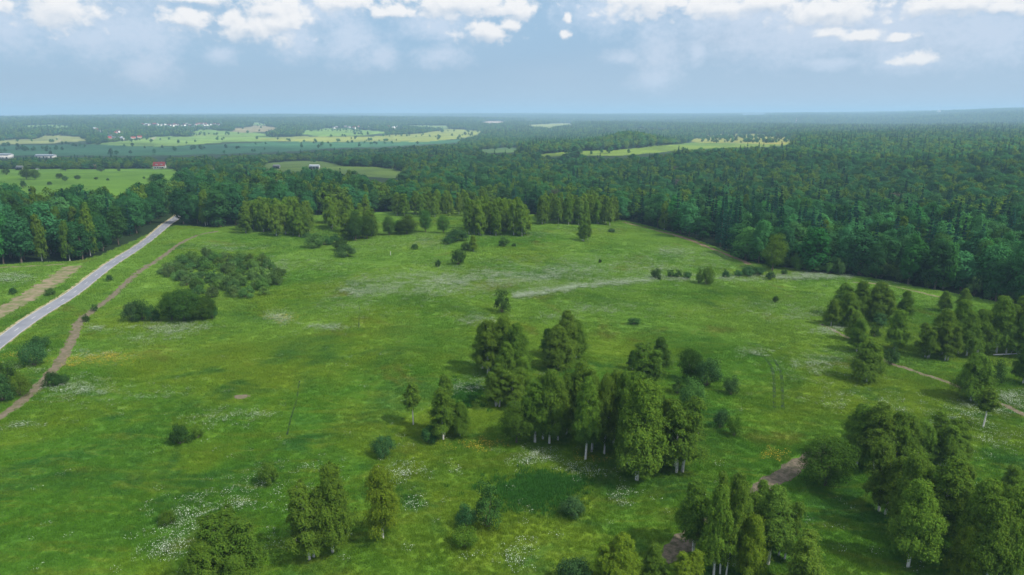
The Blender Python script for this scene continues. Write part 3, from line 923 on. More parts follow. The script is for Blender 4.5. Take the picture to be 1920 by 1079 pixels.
ROAD_PX = [(-330, 900), (0, 643), (150, 537), (303, 430), (352, 391), (388, 347), (402, 322), (410, 300)]
_a, _b = unproject([0, 303], [643, 429.5])
_c = _a - 0.6 * (_b - _a)
_p = project(_c[:1], _c[1:2], ground(_c[:1], _c[1:2]))
ROAD_PX = [(float(_p[0][0]), float(_p[1][0])), (0, 643), (303, 429.5), (352, 391), (388, 347), (402, 322), (410, 300)]
RQ = polyline(ROAD_PX, 1.5)
LINES.append((RQ[::2], 3.7))
V, F = strip(RQ, -3.4, 2.55, 0.08, 0.15)
tag(obj('road_shoulder', mesh_np('road_shoulder', V, [F], [M['shoulder']], smooth=True)), kind='structure')
V, F = strip(RQ, -2.3, 2.3, 0.14, 0.0)
road = tag(obj('road', mesh_np('road', V, [F], [M['asphalt']], smooth=True)), kind='structure')
for w in (-2.12, 2.12):
    V, F = strip(RQ, w - 0.06, w + 0.06, 0.155, 0.0, 1)
    obj('edge_line', mesh_np('edge_line', V, [F], [M['paint']]), road)
for i in range(4, min(len(RQ) - 4, 300), 8):
    V, F = strip(RQ[i:i + 3], -0.075, 0.075, 0.155, 0.0, 1)
    obj('lane_dash', mesh_np('lane_dash', V, [F], [M['paint']]), road)

TRACKS = [
    ('dirt_track', [(-120, 850), (0, 785), (62, 738), (112, 682), (138, 630), (150, 600), (175, 582), (200, 565), (262, 508), (340, 456), (375, 440), (408, 434)], 1.35, 'dirt'),
    ('field_track', [(-60, 508), (60, 500), (128, 495)], 1.2, 'tan'),
    ('ploughed_strip', [(-60, 625), (0, 588), (50, 558), (100, 528), (140, 499)], 3.6, 'tan', 0.8),
    ('forest_track', [(1168, 417), (1220, 430), (1300, 453), (1350, 473), (1408, 497)], 1.5, 'red_dirt'),
    ('forest_track', [(1600, 530), (1650, 533), (1700, 543), (1770, 560)], 1.0, 'tan'),
    ('footpath', [(1538, 608), (1590, 634), (1650, 676), (1740, 705), (1830, 737), (1925, 780), (2000, 815)], 0.8, 'dirt'),
    ('muddy_track', [(1240, 1050), (1330, 985), (1430, 915), (1470, 890), (1500, 870), (1560, 838)], 1.6, 'mud'),
    ('wheel_rut', [(1412, 655), (1438, 676), (1449, 690), (1452, 720), (1452, 768)], 0.36, 'rut'),
    ('wheel_rut', [(1430, 655), (1456, 680), (1465, 697), (1467, 730), (1468, 772)], 0.36, 'rut'),
    ('animal_trail', [(562, 715), (557, 735), (559, 748), (551, 768), (544, 778), (547, 792), (540, 802), (538, 820)], 0.17, 'rut'),
    ('animal_trail', [(672, 565), (675, 585), (672, 615)], 0.2, 'rut'),
    ('animal_trail', [(712, 505), (714, 525), (722, 545)], 0.2, 'rut'),
]
for nm, px, half, mk, *rag in TRACKS:
    track(nm, px, half, mk, 0.02 if mk == 'rut' else (rag[0] if rag else 0.25), clear=half + (0.2 if mk == 'rut' else 0.45))
# bare patch of earth in the grass
pc = unproject(453, 744.5)[0]
th = np.linspace(0, 2 * math.pi, 21)[:-1]
rr_ = 1 + 0.15 * np.sin(3 * th) + 0.1 * np.cos(5 * th)
bx, by = pc[0] + 1.75 * rr_ * np.cos(th), pc[1] + 1.2 * rr_ * np.sin(th)
V = np.concatenate([[[pc[0], pc[1], ground(pc[0], pc[1]) + 0.16]], np.stack([bx, by, ground(bx, by) + 0.06], 1)])
F = np.array([(0, 1 + i, 1 + (i + 1) % 20) for i in range(20)])
tag(obj('bare_patch', mesh_np('bare_patch', V, [F], [M['dirt']], smooth=True)), kind='structure')
LINES.append((pc[None, :2], 1.7))

#@@TREES
# ------------------------------------------------------------------ trees and bushes one can tell apart
clump('birch', [
    (905, 692, 604, 40), (916, 702, 594, 52), (944, 700, 590, 56, '', BIRCH[0]), (970, 712, 604, 48), (948, 742, 640, 42), (978, 742, 668, 42, 'bright'),
    (932, 762, 684, 54), (962, 762, 688, 56)], 'birch from the left in the tall clump behind the big central clump', 'birches of the rear clump')
clump('birch', [(1028, 668, 614, 36, 'dark'), (1046, 692, 608, 64, '', BIRCH[2]), (1064, 676, 580, 60), (1080, 672, 598, 44)],
      'birch from the left in the compact group below the round bush', 'birches of the compact group')
clump('birch', [(1186, 694, 656, 34, 'dark'), (1213, 733, 640, 78, '', BIRCH[3]), (1236, 698, 630, 44, 'dark')],
      'tree from the left in the trio with several white stems', 'trio of birches with white stems')
clump('birch', [
    (1003, 830, 712, 62), (1030, 832, 690, 56), (1046, 826, 704, 50), (1062, 815, 698, 50), (1086, 815, 672, 56, '', BIRCH[0]), (1098, 862, 704, 54, 'bright', BIRCH[5]), (1120, 822, 688, 52),
    (1133, 852, 702, 46), (1150, 832, 690, 54), (1166, 846, 692, 56), (1194, 901, 704, 96, 'bright', BIRCH[1]), (1218, 856, 720, 60), (1245, 850, 772, 44), (1018, 824, 702, 50), (1110, 846, 694, 48), (1180, 872, 704, 54), (1232, 864, 732, 52), (1260, 874, 748, 48), (1272, 884, 738, 84, '', BIRCH[3])],
      'birch from the left in the big central clump', 'birches of the big central clump')
put('leafy', 968, 832, 748, 70, 'low bushy dark tree on the left edge of the big central birch clump', tint='deep')
put('birch', 775, 797, 716, 32, 'small lone birch with bare white trunk left of the double birch', form=SLIM_BIRCH)
put('birch', 832, 822, 706, 60, 'birch with forked white trunk left of the big central clump', form=BIRCH[4])
put('birch', 863, 818, 752, 38, 'short yellowish birch touching the forked birch on its right', tint='bright', form=BIRCH[2])
put('birch', 718, 1010, 866, 72, 'thin see-through birch standing alone in the lower meadow', tint='yellow', form=THIN_BIRCH)
clump('birch', [(584, 1046, 896, 78, ''), (624, 1036, 864, 74, 'bright', BIRCH[1])], 'birch from the left in the pair beside the thin birch', 'pair of birches in the lower meadow')
clump('birch', [(392, 1135, 1010, 92, 'bright', BIRCH[2]), (440, 1112, 950, 130, '', BIRCH[3]), (455, 1150, 1040, 70, 'bright')],
      'birch from the left in the group cut off by the lower frame edge left', 'birches at the lower left edge')
put('leafy', 1293, 716, 648, 48, 'dark round tree behind the ball shaped bushes right of the central clump', tint='deep')
for (u, vb, vt, w, lab, tint) in [
    (941, 587, 546, 37, 'round dark ball shaped bush alone in mid meadow above the clumps', 'deep'),
    (1323, 724, 668, 54, 'large round bush in front of the dark tree right of centre', ''),
    (1296, 764, 712, 60, 'wide domed bush below the large round bush', 'bright'),
    (1370, 741, 705, 34, 'small round bush right of the large domed bushes', ''),
    (1350, 803, 765, 28, 'small pale sapling bush right of the central clump', 'blue'),
    (1376, 818, 778, 26, 'small yellowish bush beside the pale sapling', 'yellow'),
    (1270, 738, 712, 30, 'low bush tucked left of the wide domed bush', 'deep'),
    (805, 828, 798, 38, 'low bush at the foot of the forked birch', ''),
    (720, 856, 817, 48, 'round bush alone below the small lone birch', 'blue'),
    (505, 908, 866, 42, 'sparse yellowish bush in the lower left meadow', 'yellow'),
    (316, 982, 956, 34, 'small bright yellow green bush in the lower left meadow', 'yellow'),
    (338, 833, 794, 44, 'dark round bush alone in the left meadow', 'deep'),
    (371, 822, 800, 24, 'small yellowish bush touching the dark round bush', 'yellow'),
    (914, 988, 912, 62, 'tall round topped bush in the lower middle', 'bright'),
    (874, 990, 946, 46, 'dark bush left of the tall round topped bush', 'blue'),
    (873, 1026, 988, 52, 'bright low bush below the dark bush in the lower middle', 'yellow'),
    (1075, 969, 931, 50, 'single grey green round bush beside the dark grass patch', 'blue'),
    (1076, 1095, 1043, 78, 'grey green bush cut off by the lower frame edge', 'blue'),
    (1188, 608, 595, 26, 'very low bush alone in the middle of the right meadow', ''),
    (1453, 568, 554, 12, 'tiny dark shrub alone in the upper right meadow', 'deep'),
    (1648, 612, 589, 32, 'round bush inside the ring of birches at right', 'blue'),
    (1670, 682, 651, 34, 'low bush beside the footpath at right', ''),
    (1860, 722, 674, 44, 'dark bush behind the birch near the right edge', 'deep'),
    (1640, 632, 612, 24, 'small dark shrub by the footpath among the right birches', 'deep'),
    (859, 497, 466, 31, 'round dark bush alone at the top of the meadow', 'deep'),
    (876, 470, 454, 24, 'low bush at the foot of the single upper birch', 'deep'),
    (945, 463, 446, 25, 'round dark shrub above the middle meadow', 'deep'),
    (964, 463, 456, 10, 'tiny shrub right of the round dark shrub', 'deep'),
    (822, 501, 487, 9, 'tiny dark sapling left of the round dark bush', 'deep'),
    (777, 468, 456, 14, 'tiny pointed shrub in a patch of white flowers', 'deep'),
    (840, 458, 442, 24, 'lower bush of the two in front of the grove', ''),
    (858, 452, 430, 54, 'wide bush of the two in front of the grove', ''),
    (1147, 437, 428, 15, 'small round shrub near the forest track', 'blue'),
    (1230, 523, 503, 22, 'dark bush at the end of the white flower bank', 'deep'),
    (1236, 526, 518, 8, 'tiny shrub in front of the dark bush by the flower bank', 'deep'),
    (1125, 494, 486, 7, 'tiny dark sapling in the pale flowers at the upper right', 'deep'),
    (206, 527, 514, 13, 'small bush between the road and the dirt track', ''),
    (178, 584, 571, 14, 'small bush on the dirt track where it bends', ''),
    (161, 604, 590, 15, 'dark shrub beside the dirt track below the bend', 'deep'),
    (66, 686, 640, 50, 'round willow bush between road and dirt track', 'blue'),
    (76, 656, 630, 40, 'willow bush behind the round willow near the road', ''),
    (100, 724, 694, 34, 'bush on the lower edge of the dirt track', 'deep'),
    (118, 722, 702, 24, 'pale shrub beside the bush on the dirt track', ''),
    (4, 752, 705, 50, 'bush at the left frame edge beside the dirt track', ''),
    (38, 742, 700, 40, 'yellowish bush near the left frame edge', 'yellow'),
    (10, 718, 680, 50, 'dark bush at the left frame edge below the road', 'deep'),
    (24, 552, 538, 14, 'tiny bush in the small field left of the road', ''),
    (95, 554, 540, 22, 'low bush on the bank left of the road', 'bright')]:
    put('shrub', u, vb, vt, w, lab, None, tint)
clump('shrub', [(590, 465, 437, 42, 'bright'), (608, 460, 440, 30, 'bright'), (650, 482, 456, 46, ''), (640, 470, 450, 34, 'deep'), (628, 458, 440, 26), (575, 446, 436, 22)],
      'bush from the left in the loose group left of the grove', 'bushes left of the grove')
clump('shrub', [(1258, 521, 507, 18), (1272, 521, 506, 18), (1288, 523, 508, 18), (1310, 532, 505, 16, 'yellow'), (1325, 534, 496, 22, 'yellow'), (1330, 533, 520, 16, 'deep'), (1360, 522, 506, 16, 'blue'), (1385, 519, 506, 18, 'blue'),
                (1400, 518, 500, 26, 'blue'), (1420, 516, 500, 26, 'blue'), (1443, 525, 508, 18), (1470, 516, 505, 14)],
      'bush from the left in the row beside the white flower bank', 'bushes beside the flower bank')
clump('birch', [(888, 472, 440, 18, 'yellow'), (1093, 453, 414, 24, 'bright'), (1102, 450, 410, 14)], 'small birch from the left standing apart in front of the grove', 'small birches in front of the grove')
put('leafy', 1450, 508, 436, 46, 'tall bright green tree in front of the dark forest edge', tint='lime')
put('leafy', 1545, 914, 812, 100, 'dark bushy tree with bent pale stem beside the muddy track', tint='deep', form=LEAFY[1])
# lower right groups
clump('birch', [(1300, 1035, 898, 66), (1338, 1080, 905, 62, 'bright'), (1356, 1078, 884, 56, '', BIRCH[4]), (1376, 1062, 884, 66), (1402, 1092, 962, 56, 'yellow'), (1416, 1005, 904, 56), (1440, 1058, 908, 84, 'blue'), (1466, 1046, 920, 56),
                (1505, 1120, 996, 120, 'pale', BIRCH[4])], 'birch from the left in the lower right group before the muddy track', 'birches before the muddy track')
clump('birch', [(1140, 1105, 1012, 62, 'yellow'), (1166, 1112, 998, 70, 'yellow', BIRCH[2]), (1226, 1104, 1020, 66, ''), (1288, 1116, 1030, 66, 'yellow')],
      'yellowish birch from the left cut off by the lower frame edge', 'birches at the lower frame edge')
clump('birch', [(1606, 872, 758, 74), (1636, 884, 752, 70), (1662, 880, 762, 66), (1692, 876, 776, 62), (1722, 872, 790, 58), (1768, 876, 776, 90), (1796, 866, 790, 56)],
      'birch from the left in the rear row of the large right clump', 'rear birches of the large right clump')
clump('birch', [(1654, 962, 832, 66), (1692, 1010, 848, 62), (1702, 1064, 894, 84, 'bright', BIRCH[0]), (1738, 1018, 842, 100, '', BIRCH[4]), (1790, 1000, 864, 66), (1830, 1064, 896, 86, 'bright', BIRCH[2]), (1804, 1090, 985, 58, 'yellow'),
                (1870, 1092, 908, 84, ''), (1902, 1095, 902, 80, 'bright'), (1892, 950, 872, 70), (1846, 1100, 930, 70)], 'birch from the left in the front of the large right clump', 'front birches of the large right clump')
# right middle
clump('birch', [(1558, 612, 560, 44), (1590, 612, 546, 52), (1580, 594, 530, 42), (1610, 598, 524, 56), (1646, 600, 527, 58), (1660, 602, 542, 38), (1696, 602, 544, 40), (1600, 640, 584, 34), (1606, 660, 596, 40), (1676, 658, 578, 44)],
      'birch from the left in the ring of trees beside the footpath', 'ring of birches by the footpath')
put('birch', 1625, 716, 634, 66, 'broad birch standing alone on the lower side of the footpath', form=BIRCH[2])
clump('birch', [(1738, 672, 606, 56), (1766, 666, 578, 54), (1774, 676, 600, 40), (1796, 664, 560, 50), (1812, 668, 582, 46), (1832, 664, 578, 56), (1868, 662, 554, 54), (1886, 666, 590, 52), (1902, 660, 556, 50), (1918, 668, 574, 50), (1946, 668, 566, 60), (1805, 590, 540, 30), (1770, 585, 545, 36)],
      'birch from the left in the dense stand near the right edge', 'dense birch stand near the right edge')
put('birch', 1820, 752, 660, 66, 'round crowned birch with short white trunk near the right edge', form=BIRCH[2])
put('birch', 1843, 802, 726, 36, 'slender sparse birch with thin white trunk near the right edge', form=SLIM_BIRCH)
put('birch', 1918, 720, 640, 46, 'birch half cut off by the right frame edge', tint='dark')
# left middle
clump('leafy', [(322, 602, 545, 52, 'deep'), (350, 601, 537, 70), (378, 600, 552, 56, 'deep')], 'dark tree from the left in the low clump before the thicket', 'low dark clump before the thicket')
clump('shrub', [(248, 602, 562, 38, 'brown'), (268, 601, 564, 40, 'deep'), (285, 602, 574, 32), (398, 598, 564, 26)], 'bush from the left beside the low dark clump', 'bushes beside the low dark clump')


def fill(poly, step_m, jitter=0.35):
    """jittered points on the ground inside an outline given in picture pixels"""
    P = unproject([p[0] for p in poly], [p[1] for p in poly])
    x0, y0 = P[:, :2].min(0); x1, y1 = P[:, :2].max(0)
    gx, gy = np.meshgrid(np.arange(x0, x1, step_m), np.arange(y0, y1, step_m))
    gx, gy = gx.ravel(), gy.ravel()
    gx = gx + rng.normal(0, jitter * step_m, len(gx)); gy = gy + rng.normal(0, jitter * step_m, len(gy))
    z = ground(gx, gy)
    u, v, _ = project(gx, gy, z)
    k = inside(u, v, poly)
    return np.stack([gx[k], gy[k], z[k]], 1)


def spot(P, i):
    """where point i stands among its stand, seen from the camera"""
    u, v, _ = project(P[:, 0], P[:, 1], P[:, 2])
    fu = (u < u[i]).mean(); fd = (np.hypot(P[:, 0], P[:, 1]) < math.hypot(P[i, 0], P[i, 1])).mean()
    side = ['left end', 'left part', 'middle', 'right part', 'right end'][min(4, int(fu * 5))]
    return ('front ' if fd < 0.34 else 'back ' if fd > 0.67 else 'inner ') + side


def size_word(h, lo, hi): return 'low' if h < lo + (hi - lo) / 3 else ('tall' if h > hi - (hi - lo) / 3 else 'mid height')


SHADE = {'': 'green', 'blue': 'blue green', 'bright': 'bright green', 'brown': 'brownish', 'deep': 'dark green', 'pale': 'pale green'}
THICKET = [(300, 512), (326, 495), (372, 483), (436, 480), (492, 489), (535, 510), (540, 532), (508, 558), (440, 564), (380, 558), (330, 540)]
PT = fill(THICKET, 5.6)
for i, p in enumerate(PT):
    hh = rng.uniform(2.0, 5.2)
    tint = rng.choice(['', 'blue', 'bright', 'brown', 'deep', 'pale', ''])
    place('shrub', MID_SHRUB[rng.integers(0, 4)], p, hh, rng.uniform(3.8, 6.6), f'{size_word(hh, 2.0, 5.2)} {SHADE[tint]} willow shrub, {spot(PT, i)} of the dense left thicket', 'bush', 'willows of the left thicket', tint, parts=False)
EDGE = [(1430, 500), (1500, 509), (1600, 519), (1650, 524), (1760, 543), (1925, 578), (1925, 540), (1760, 520), (1600, 500), (1480, 488)]
PT = fill(EDGE, 5.6)
for i, p in enumerate(PT):
    hh, tint = rng.uniform(3.5, 7.5), rng.choice(['blue', 'blue', 'bright', ''])
    place('shrub', MID_SHRUB[rng.integers(0, 4)], p, hh, rng.uniform(5.0, 8.0), f'{size_word(hh, 3.5, 7.5)} {SHADE[tint]} young bush, {spot(PT, i)} of the belt below the right forest', 'bush', 'young growth at the foot of the right forest', tint, parts=False)
for poly, st, h0, h1, lab in [
    ([(453, 440), (565, 447), (592, 434), (560, 420), (470, 420)], 6.0, 14, 18, 'the grove left block'),
    ([(600, 432), (660, 430), (705, 418), (620, 414)], 7.0, 12, 17, 'the grove loose middle'),
    ([(636, 452), (700, 448), (708, 434), (650, 434)], 6.0, 11, 14, 'the grove loose middle'),
    ([(878, 441), (950, 447), (1000, 443), (985, 422), (880, 418)], 6.0, 14, 18, 'the grove central block'),
    ([(1000, 421), (1152, 425), (1152, 412), (1010, 409)], 6.4, 14, 17.5, 'the grove right block'),
    ([(735, 408), (880, 408), (880, 397), (745, 397)], 8.5, 13, 16, 'the grove rear')]:
    PT = fill(poly, st)
    for i, p in enumerate(PT):
        hh, tint = rng.uniform(h0, h1), rng.choice(['bright', 'pale', 'bright', ''])
        place('birch_tree', MID_BIRCH[rng.integers(0, 4)], p, hh, rng.uniform(5.0, 7.2), f'{size_word(hh, h0, h1)} {SHADE[tint]} birch, {spot(PT, i)} of {lab} behind the meadow', 'tree', f'birches of {lab}', tint)
clump('leafy', [(729, 442, 402, 27), (764, 440, 402, 44, 'deep'), (798, 436, 390, 26), (831, 438, 400, 28, 'bright'), (668, 452, 392, 30), (690, 448, 400, 34, 'deep'), (748, 438, 412, 30)],
      'leafy tree from the left in the gap of the grove', 'leafy trees in the gap of the grove')
clump('shrub', [(12, 328, 313, 16, 'deep'), (44, 352, 337, 10), (93, 347, 340, 9, 'deep'), (112, 335, 324, 14, 'deep'), (122, 339, 330, 13), (146, 337, 328, 12), (180, 337, 332, 8, 'deep'), (202, 339, 334, 6, 'deep'), (270, 336, 331, 5), (190, 322, 313, 14), (223, 321, 317, 7)],
      'bush from the left scattered over the far left field', 'bushes on the far left field')
clump('leafy', [(50, 337, 312, 24, 'deep'), (67, 337, 316, 17), (123, 321, 306, 16, 'deep'), (292, 346, 324, 26, ''), (331, 320, 311, 16, 'bright')], 'round tree from the left on the far left field', 'round trees on the far left field')

# ------------------------------------------------------------------ the forests
def forest_points(r0, r1, sp, keep=1.0, amax=43, tall=16.0):
    out = []
    n = int(2 * r1 * math.sin(R(amax)) / sp) + 1
    xs = np.arange(-r1 * math.sin(R(amax)), r1 * math.sin(R(amax)), sp)
    ys = np.arange(r0 * math.cos(R(amax)) - sp, r1, sp)
    X, Y = np.meshgrid(xs, ys)
    X, Y = X.ravel(), Y.ravel()
    rr = np.hypot(X, Y)
    k = (rr >= r0) & (rr < r1) & (np.abs(np.degrees(np.arctan2(X, Y))) < amax)
    X, Y = X[k], Y[k]
    X = X + rng.uniform(-0.45, 0.45, len(X)) * sp; Y = Y + rng.uniform(-0.45, 0.45, len(Y)) * sp
    Z = ground(X, Y)
    op, _, _ = cover(X, Y, Z)
    k = ~op & (rng.uniform(size=len(X)) < keep) & ~hides_field(X, Y, Z, tall)
    return np.stack([X[k], Y[k], Z[k]], 1)


def near_line(P, Q, half):
    d2 = np.full(len(P), 1e18)
    for s in range(0, len(Q), 60):
        q = Q[s:s + 60]
        d2 = np.minimum(d2, ((P[:, None, :2] - q[None]) ** 2).sum(2).min(1))
    return d2 < half * half


F1 = forest_points(200, 1000, 7.6)
F1 = F1[~near_line(F1, RQ[RQ[:, 1] < 420], 7.5)]
F1 = F1[~near_line(F1, RQ[RQ[:, 1] >= 420], 4.3)]
u1, v1, dep1 = project(F1[:, 0], F1[:, 1], F1[:, 2])
r1 = np.hypot(F1[:, 0], F1[:, 1])
in_frame = (u1 > -40) & (u1 < 1960)
# what grows where: spruce patches in the right wood, leafy trees and birch at left
sp_noise = wave(F1[:, 0], F1[:, 1], 38, 0.3)
right = np.clip((u1 - 700) / 500, 0, 1)
p_spruce = np.clip(0.06 + 0.26 * right + 0.40 * right * sp_noise, 0.03, 0.85)
p_spruce = np.where(r1 < 290 + 40 * right, p_spruce * 0.4, p_spruce)
p_spruce = np.where(r1 > 420, p_spruce * 0.42, p_spruce)
q = rng.uniform(size=len(F1))
is_spruce = q < p_spruce
is_birch = ~is_spruce & (rng.uniform(size=len(F1)) < np.where(u1 < 800, 0.10, 0.04))
is_dead = ~is_spruce & ~is_birch & (rng.uniform(size=len(F1)) < 0.004)
typ = np.where(is_spruce, 1, np.where(is_birch, 2, np.where(is_dead, 3, 0)))
h1 = np.where(typ == 1, rng.uniform(15, 27, len(F1)), np.where(typ == 2, rng.uniform(15, 20, len(F1)), rng.uniform(11.5, 22.5, len(F1))))
lowleft = (u1 < 430) & (r1 > 300)
h1 = np.where(lowleft, np.clip(h1 * 1.12, 16.5, 24), h1)
h1 = np.where((r1 > 620) & (u1 < 700), h1 * 0.62, h1)
h1 = np.where((r1 > 430) & (u1 >= 700), h1 * 0.80, h1)
w1 = np.where((typ == 0) & (r1 > 430), rng.uniform(9.5, 14.5, len(F1)), 0)
w1 = np.where(w1 > 0, w1, 0) + (w1 == 0) * np.where(typ == 1, rng.uniform(4.8, 7.0, len(F1)), np.where(typ == 2, rng.uniform(5, 7, len(F1)), rng.uniform(7.5, 13.5, len(F1))))
order = np.argsort(r1 + np.where(in_frame, 0, 1e6))
limit = {0: 285, 1: 290, 2: 60, 3: 12}
count = {0: 0, 1: 0, 2: 0, 3: 0}
NAME = {0: 'broadleaf_tree', 1: 'spruce_tree', 2: 'birch_tree', 3: 'dead_tree'}
FORM = {0: MID_LEAFY, 1: SPRUCE, 2: MID_BIRCH, 3: [DEAD]}
WHAT = {0: 'leafy tree', 1: 'pointed spruce', 2: 'light birch', 3: 'bare dead tree'}
rest = np.ones(len(F1), bool)
for i in order:
    t = int(typ[i])
    if not in_frame[i] or count[t] >= limit[t]: continue
    count[t] += 1
    rest[i] = False
    tint = rng.choice(['', '', 'deep', 'bright', 'blue', 'pale']) if t == 0 else ''
    row = 'in front' if r1[i] < 300 else ('rows back' if r1[i] < 345 else 'deep')
    if u1[i] < 300: zone = 'of the forest ' + ('at the left frame edge' if u1[i] < 100 else ('left of the field' if u1[i] < 190 else 'beside the road'))
    elif u1[i] < 1150: zone = 'of forest behind ' + ('the dirt track end' if u1[i] < 450 else ('the left grove block' if u1[i] < 640 else ('the grove gap' if u1[i] < 880 else 'the right grove blocks')))
    else: zone = 'of the forest ' + ('along the reddish track' if u1[i] < 1410 else ('above the young bushes' if u1[i] < 1660 else 'near the right frame edge'))
    shade = {'': 'mid green', 'deep': 'dark green', 'bright': 'bright green', 'blue': 'blue green', 'pale': 'pale green'}[tint] if t == 0 else ''
    tall = 'tall' if h1[i] > (20 if t else 18.5) else ('low' if h1[i] < (17 if t else 14) else 'medium high')
    text = ' '.join(f'{tall} {shade} {WHAT[t]} {row} {zone}'.split())
    f = FORM[t][rng.integers(0, len(FORM[t]))]
    place(NAME[t], f, F1[i], h1[i], w1[i], text, 'tree', f'{NAME[t].replace("_", " ")}s {zone}', tint, parts=r1[i] < 305)


def scatter(name, P, idx, scl, rot, meshes, kind='stuff'):
    me = bpy.data.meshes.new(name)
    me.vertices.add(len(P))
    me.vertices.foreach_set('co', np.asarray(P, np.float32).ravel())
    a = me.attributes.new('pick', 'INT', 'POINT'); a.data.foreach_set('value', np.asarray(idx, np.int32))
    a = me.attributes.new('size', 'FLOAT_VECTOR', 'POINT'); a.data.foreach_set('vector', np.asarray(scl, np.float32).ravel())
    a = me.attributes.new('turn', 'FLOAT_VECTOR', 'POINT'); a.data.foreach_set('vector', np.asarray(rot, np.float32).ravel())
    o = obj(name, me)
    coll = bpy.data.collections.new(name + '_forms')
    for i, m in enumerate(meshes):
        coll.objects.link(bpy.data.objects.new(f'{name}_form_{i:02d}', m))
    g = bpy.data.node_groups.new(name, 'GeometryNodeTree')
    g.interface.new_socket('Geometry', in_out='INPUT', socket_type='NodeSocketGeometry')
    g.interface.new_socket('Geometry', in_out='OUTPUT', socket_type='NodeSocketGeometry')
    n = g.nodes
    gi, go = n.new('NodeGroupInput'), n.new('NodeGroupOutput')
    ci = n.new('GeometryNodeCollectionInfo')
    ci.inputs[0].default_value = coll
    ci.inputs['Separate Children'].default_value = True
    ci.inputs['Reset Children'].default_value = True
    ip = n.new('GeometryNodeInstanceOnPoints')
    ip.inputs['Pick Instance'].default_value = True
    g.links.new(gi.outputs[0], ip.inputs['Points'])
    g.links.new(ci.outputs[0], ip.inputs['Instance'])
    for nm, dt, sk in (('pick', 'INT', 'Instance Index'), ('size', 'FLOAT_VECTOR', 'Scale'), ('turn', 'FLOAT_VECTOR', 'Rotation')):
        na = n.new('GeometryNodeInputNamedAttribute')
        na.data_type = dt
        na.inputs[0].default_value = nm
        src = [s for s in na.outputs if s.enabled][0]
        if sk == 'Rotation':
            er = n.new('FunctionNodeEulerToRotation')
            g.links.new(src, er.inputs[0]); src = er.outputs[0]
        g.links.new(src, ip.inputs[sk])
    g.links.new(ip.outputs[0], go.inputs[0])
    md = o.modifiers.new('scatter', 'NODES')
    md.node_group = g
    return tag(o, kind=kind)


def turn(n): return np.stack([np.zeros(n), np.zeros(n), rng.uniform(0, 6.28, n)], 1)


# forest beyond the counted trees: same growth forms, then smaller and coarser ones, then groups of crowns
rng = np.random.default_rng(5)
FAR_LEAFY = [lobes_parts(17, 4.6, 0.1, 14, 0.13, 0.34, seed=60 + i) for i in range(4)]
FAR_LIGHT = [lobes_parts(15, 4.8, 0.08, 14, 0.16, 0.32, seed=80 + i) for i in range(3)]  # paler crowns, their leaf colour also standing in for sunlight on the far canopy
FAR_SPRUCE = [spruce_parts(21, 3.0, 0.32, 60 + i) for i in range(3)]
SRC, SH, SR = [], [], []
for t in MID_LEAFY + SPRUCE + MID_BIRCH + [DEAD]:
    SRC.append(t.one); SH.append(t.h); SR.append(t.r)
for p in FAR_LEAFY:
    SRC.append(mesh_np('far_leafy', p[1], [p[2]], [M['leafy']])); SH.append(17); SR.append(p[3])
for p in FAR_SPRUCE:
    SRC.append(mesh_np('far_spruce', p[1], [p[2]], [M['spruce']])); SH.append(21); SR.append(3.0)


for p in FAR_LIGHT:
    SRC.append(mesh_np('far_light_leafy', p[1], [p[2]], [M['oak' if len(SRC) % 2 else 'birch']])); SH.append(15); SR.append(p[3])


def crown_group(seed, n=12, rad=16):
    """a patch of far canopy: a dozen coarse crowns"""
    r = np.random.default_rng(seed)
    Vs, Fs, mi, off = [], [], [], 0
    for i in range(n):
        sprc = r.uniform() < 0.18
        light = not sprc and r.uniform() < 0.6  # lighter leaf share brightens the patch like sunlit crowns
        p = FAR_SPRUCE[r.integers(0, 3)] if sprc else FAR_LEAFY[r.integers(0, 4)]
        nf = len(p[2]); keep = r.permutation(nf)[:220 if not sprc else 160]
        V = p[1].reshape(-1, 4, 3)[keep]
        c = V.mean(1, keepdims=True)
        V = c + (V - c) * (2.0 if not sprc else 1.7)
        a, s = r.uniform(0, 6.28), r.uniform(0.75, 1.1)
        rot = np.array([[math.cos(a), -math.sin(a), 0], [math.sin(a), math.cos(a), 0], [0, 0, 1]])
        ang, d = i * 2.39996, rad * math.sqrt((i + 0.5) / n)
        V = (V.reshape(-1, 3) @ rot.T) * np.array([s * 1.15, s * 1.15, s]) + np.array([math.cos(ang) * d, math.sin(ang) * d, 0])
        Vs.append(V); Fs.append(np.arange(len(V)).reshape(-1, 4) + off); off += len(V)
        mi.append(np.full(len(keep), 1 if sprc else 2 if light else 0))
    return mesh_np('canopy_patch', np.concatenate(Vs), [np.concatenate(Fs)], [M['leafy'], M['spruce'], M['birch']], np.concatenate(mi))


for i in range(5):
    SRC.append(crown_group(300 + i)); SH.append(17); SR.append(16)
I_LEAFY, I_SPR, I_BIR, I_DEAD, I_FL, I_FS, I_LIGHT, I_PATCH = 0, 6, 10, 14, 15, 19, 22, 25
P_, I_, S_ = [], [], []
# (a) the remaining trees within 1 km
n = rest.sum()
tt = typ[rest]
lightp = rng.uniform(size=n) < np.where(r1[rest] > 430, 0.38, 0.0)
ix = np.where(tt == 0, np.where(lightp, I_LIGHT + rng.integers(0, 3, n), I_LEAFY + rng.integers(0, 6, n)), np.where(tt == 1, I_SPR + rng.integers(0, 4, n), np.where(tt == 2, I_BIR + rng.integers(0, 4, n), I_DEAD)))
P_.append(F1[rest]); I_.append(ix)
sw = w1[rest] / (2 * np.array(SR)[ix])
S_.append(np.stack([sw, sw, h1[rest] / np.array(SH)[ix]], 1))
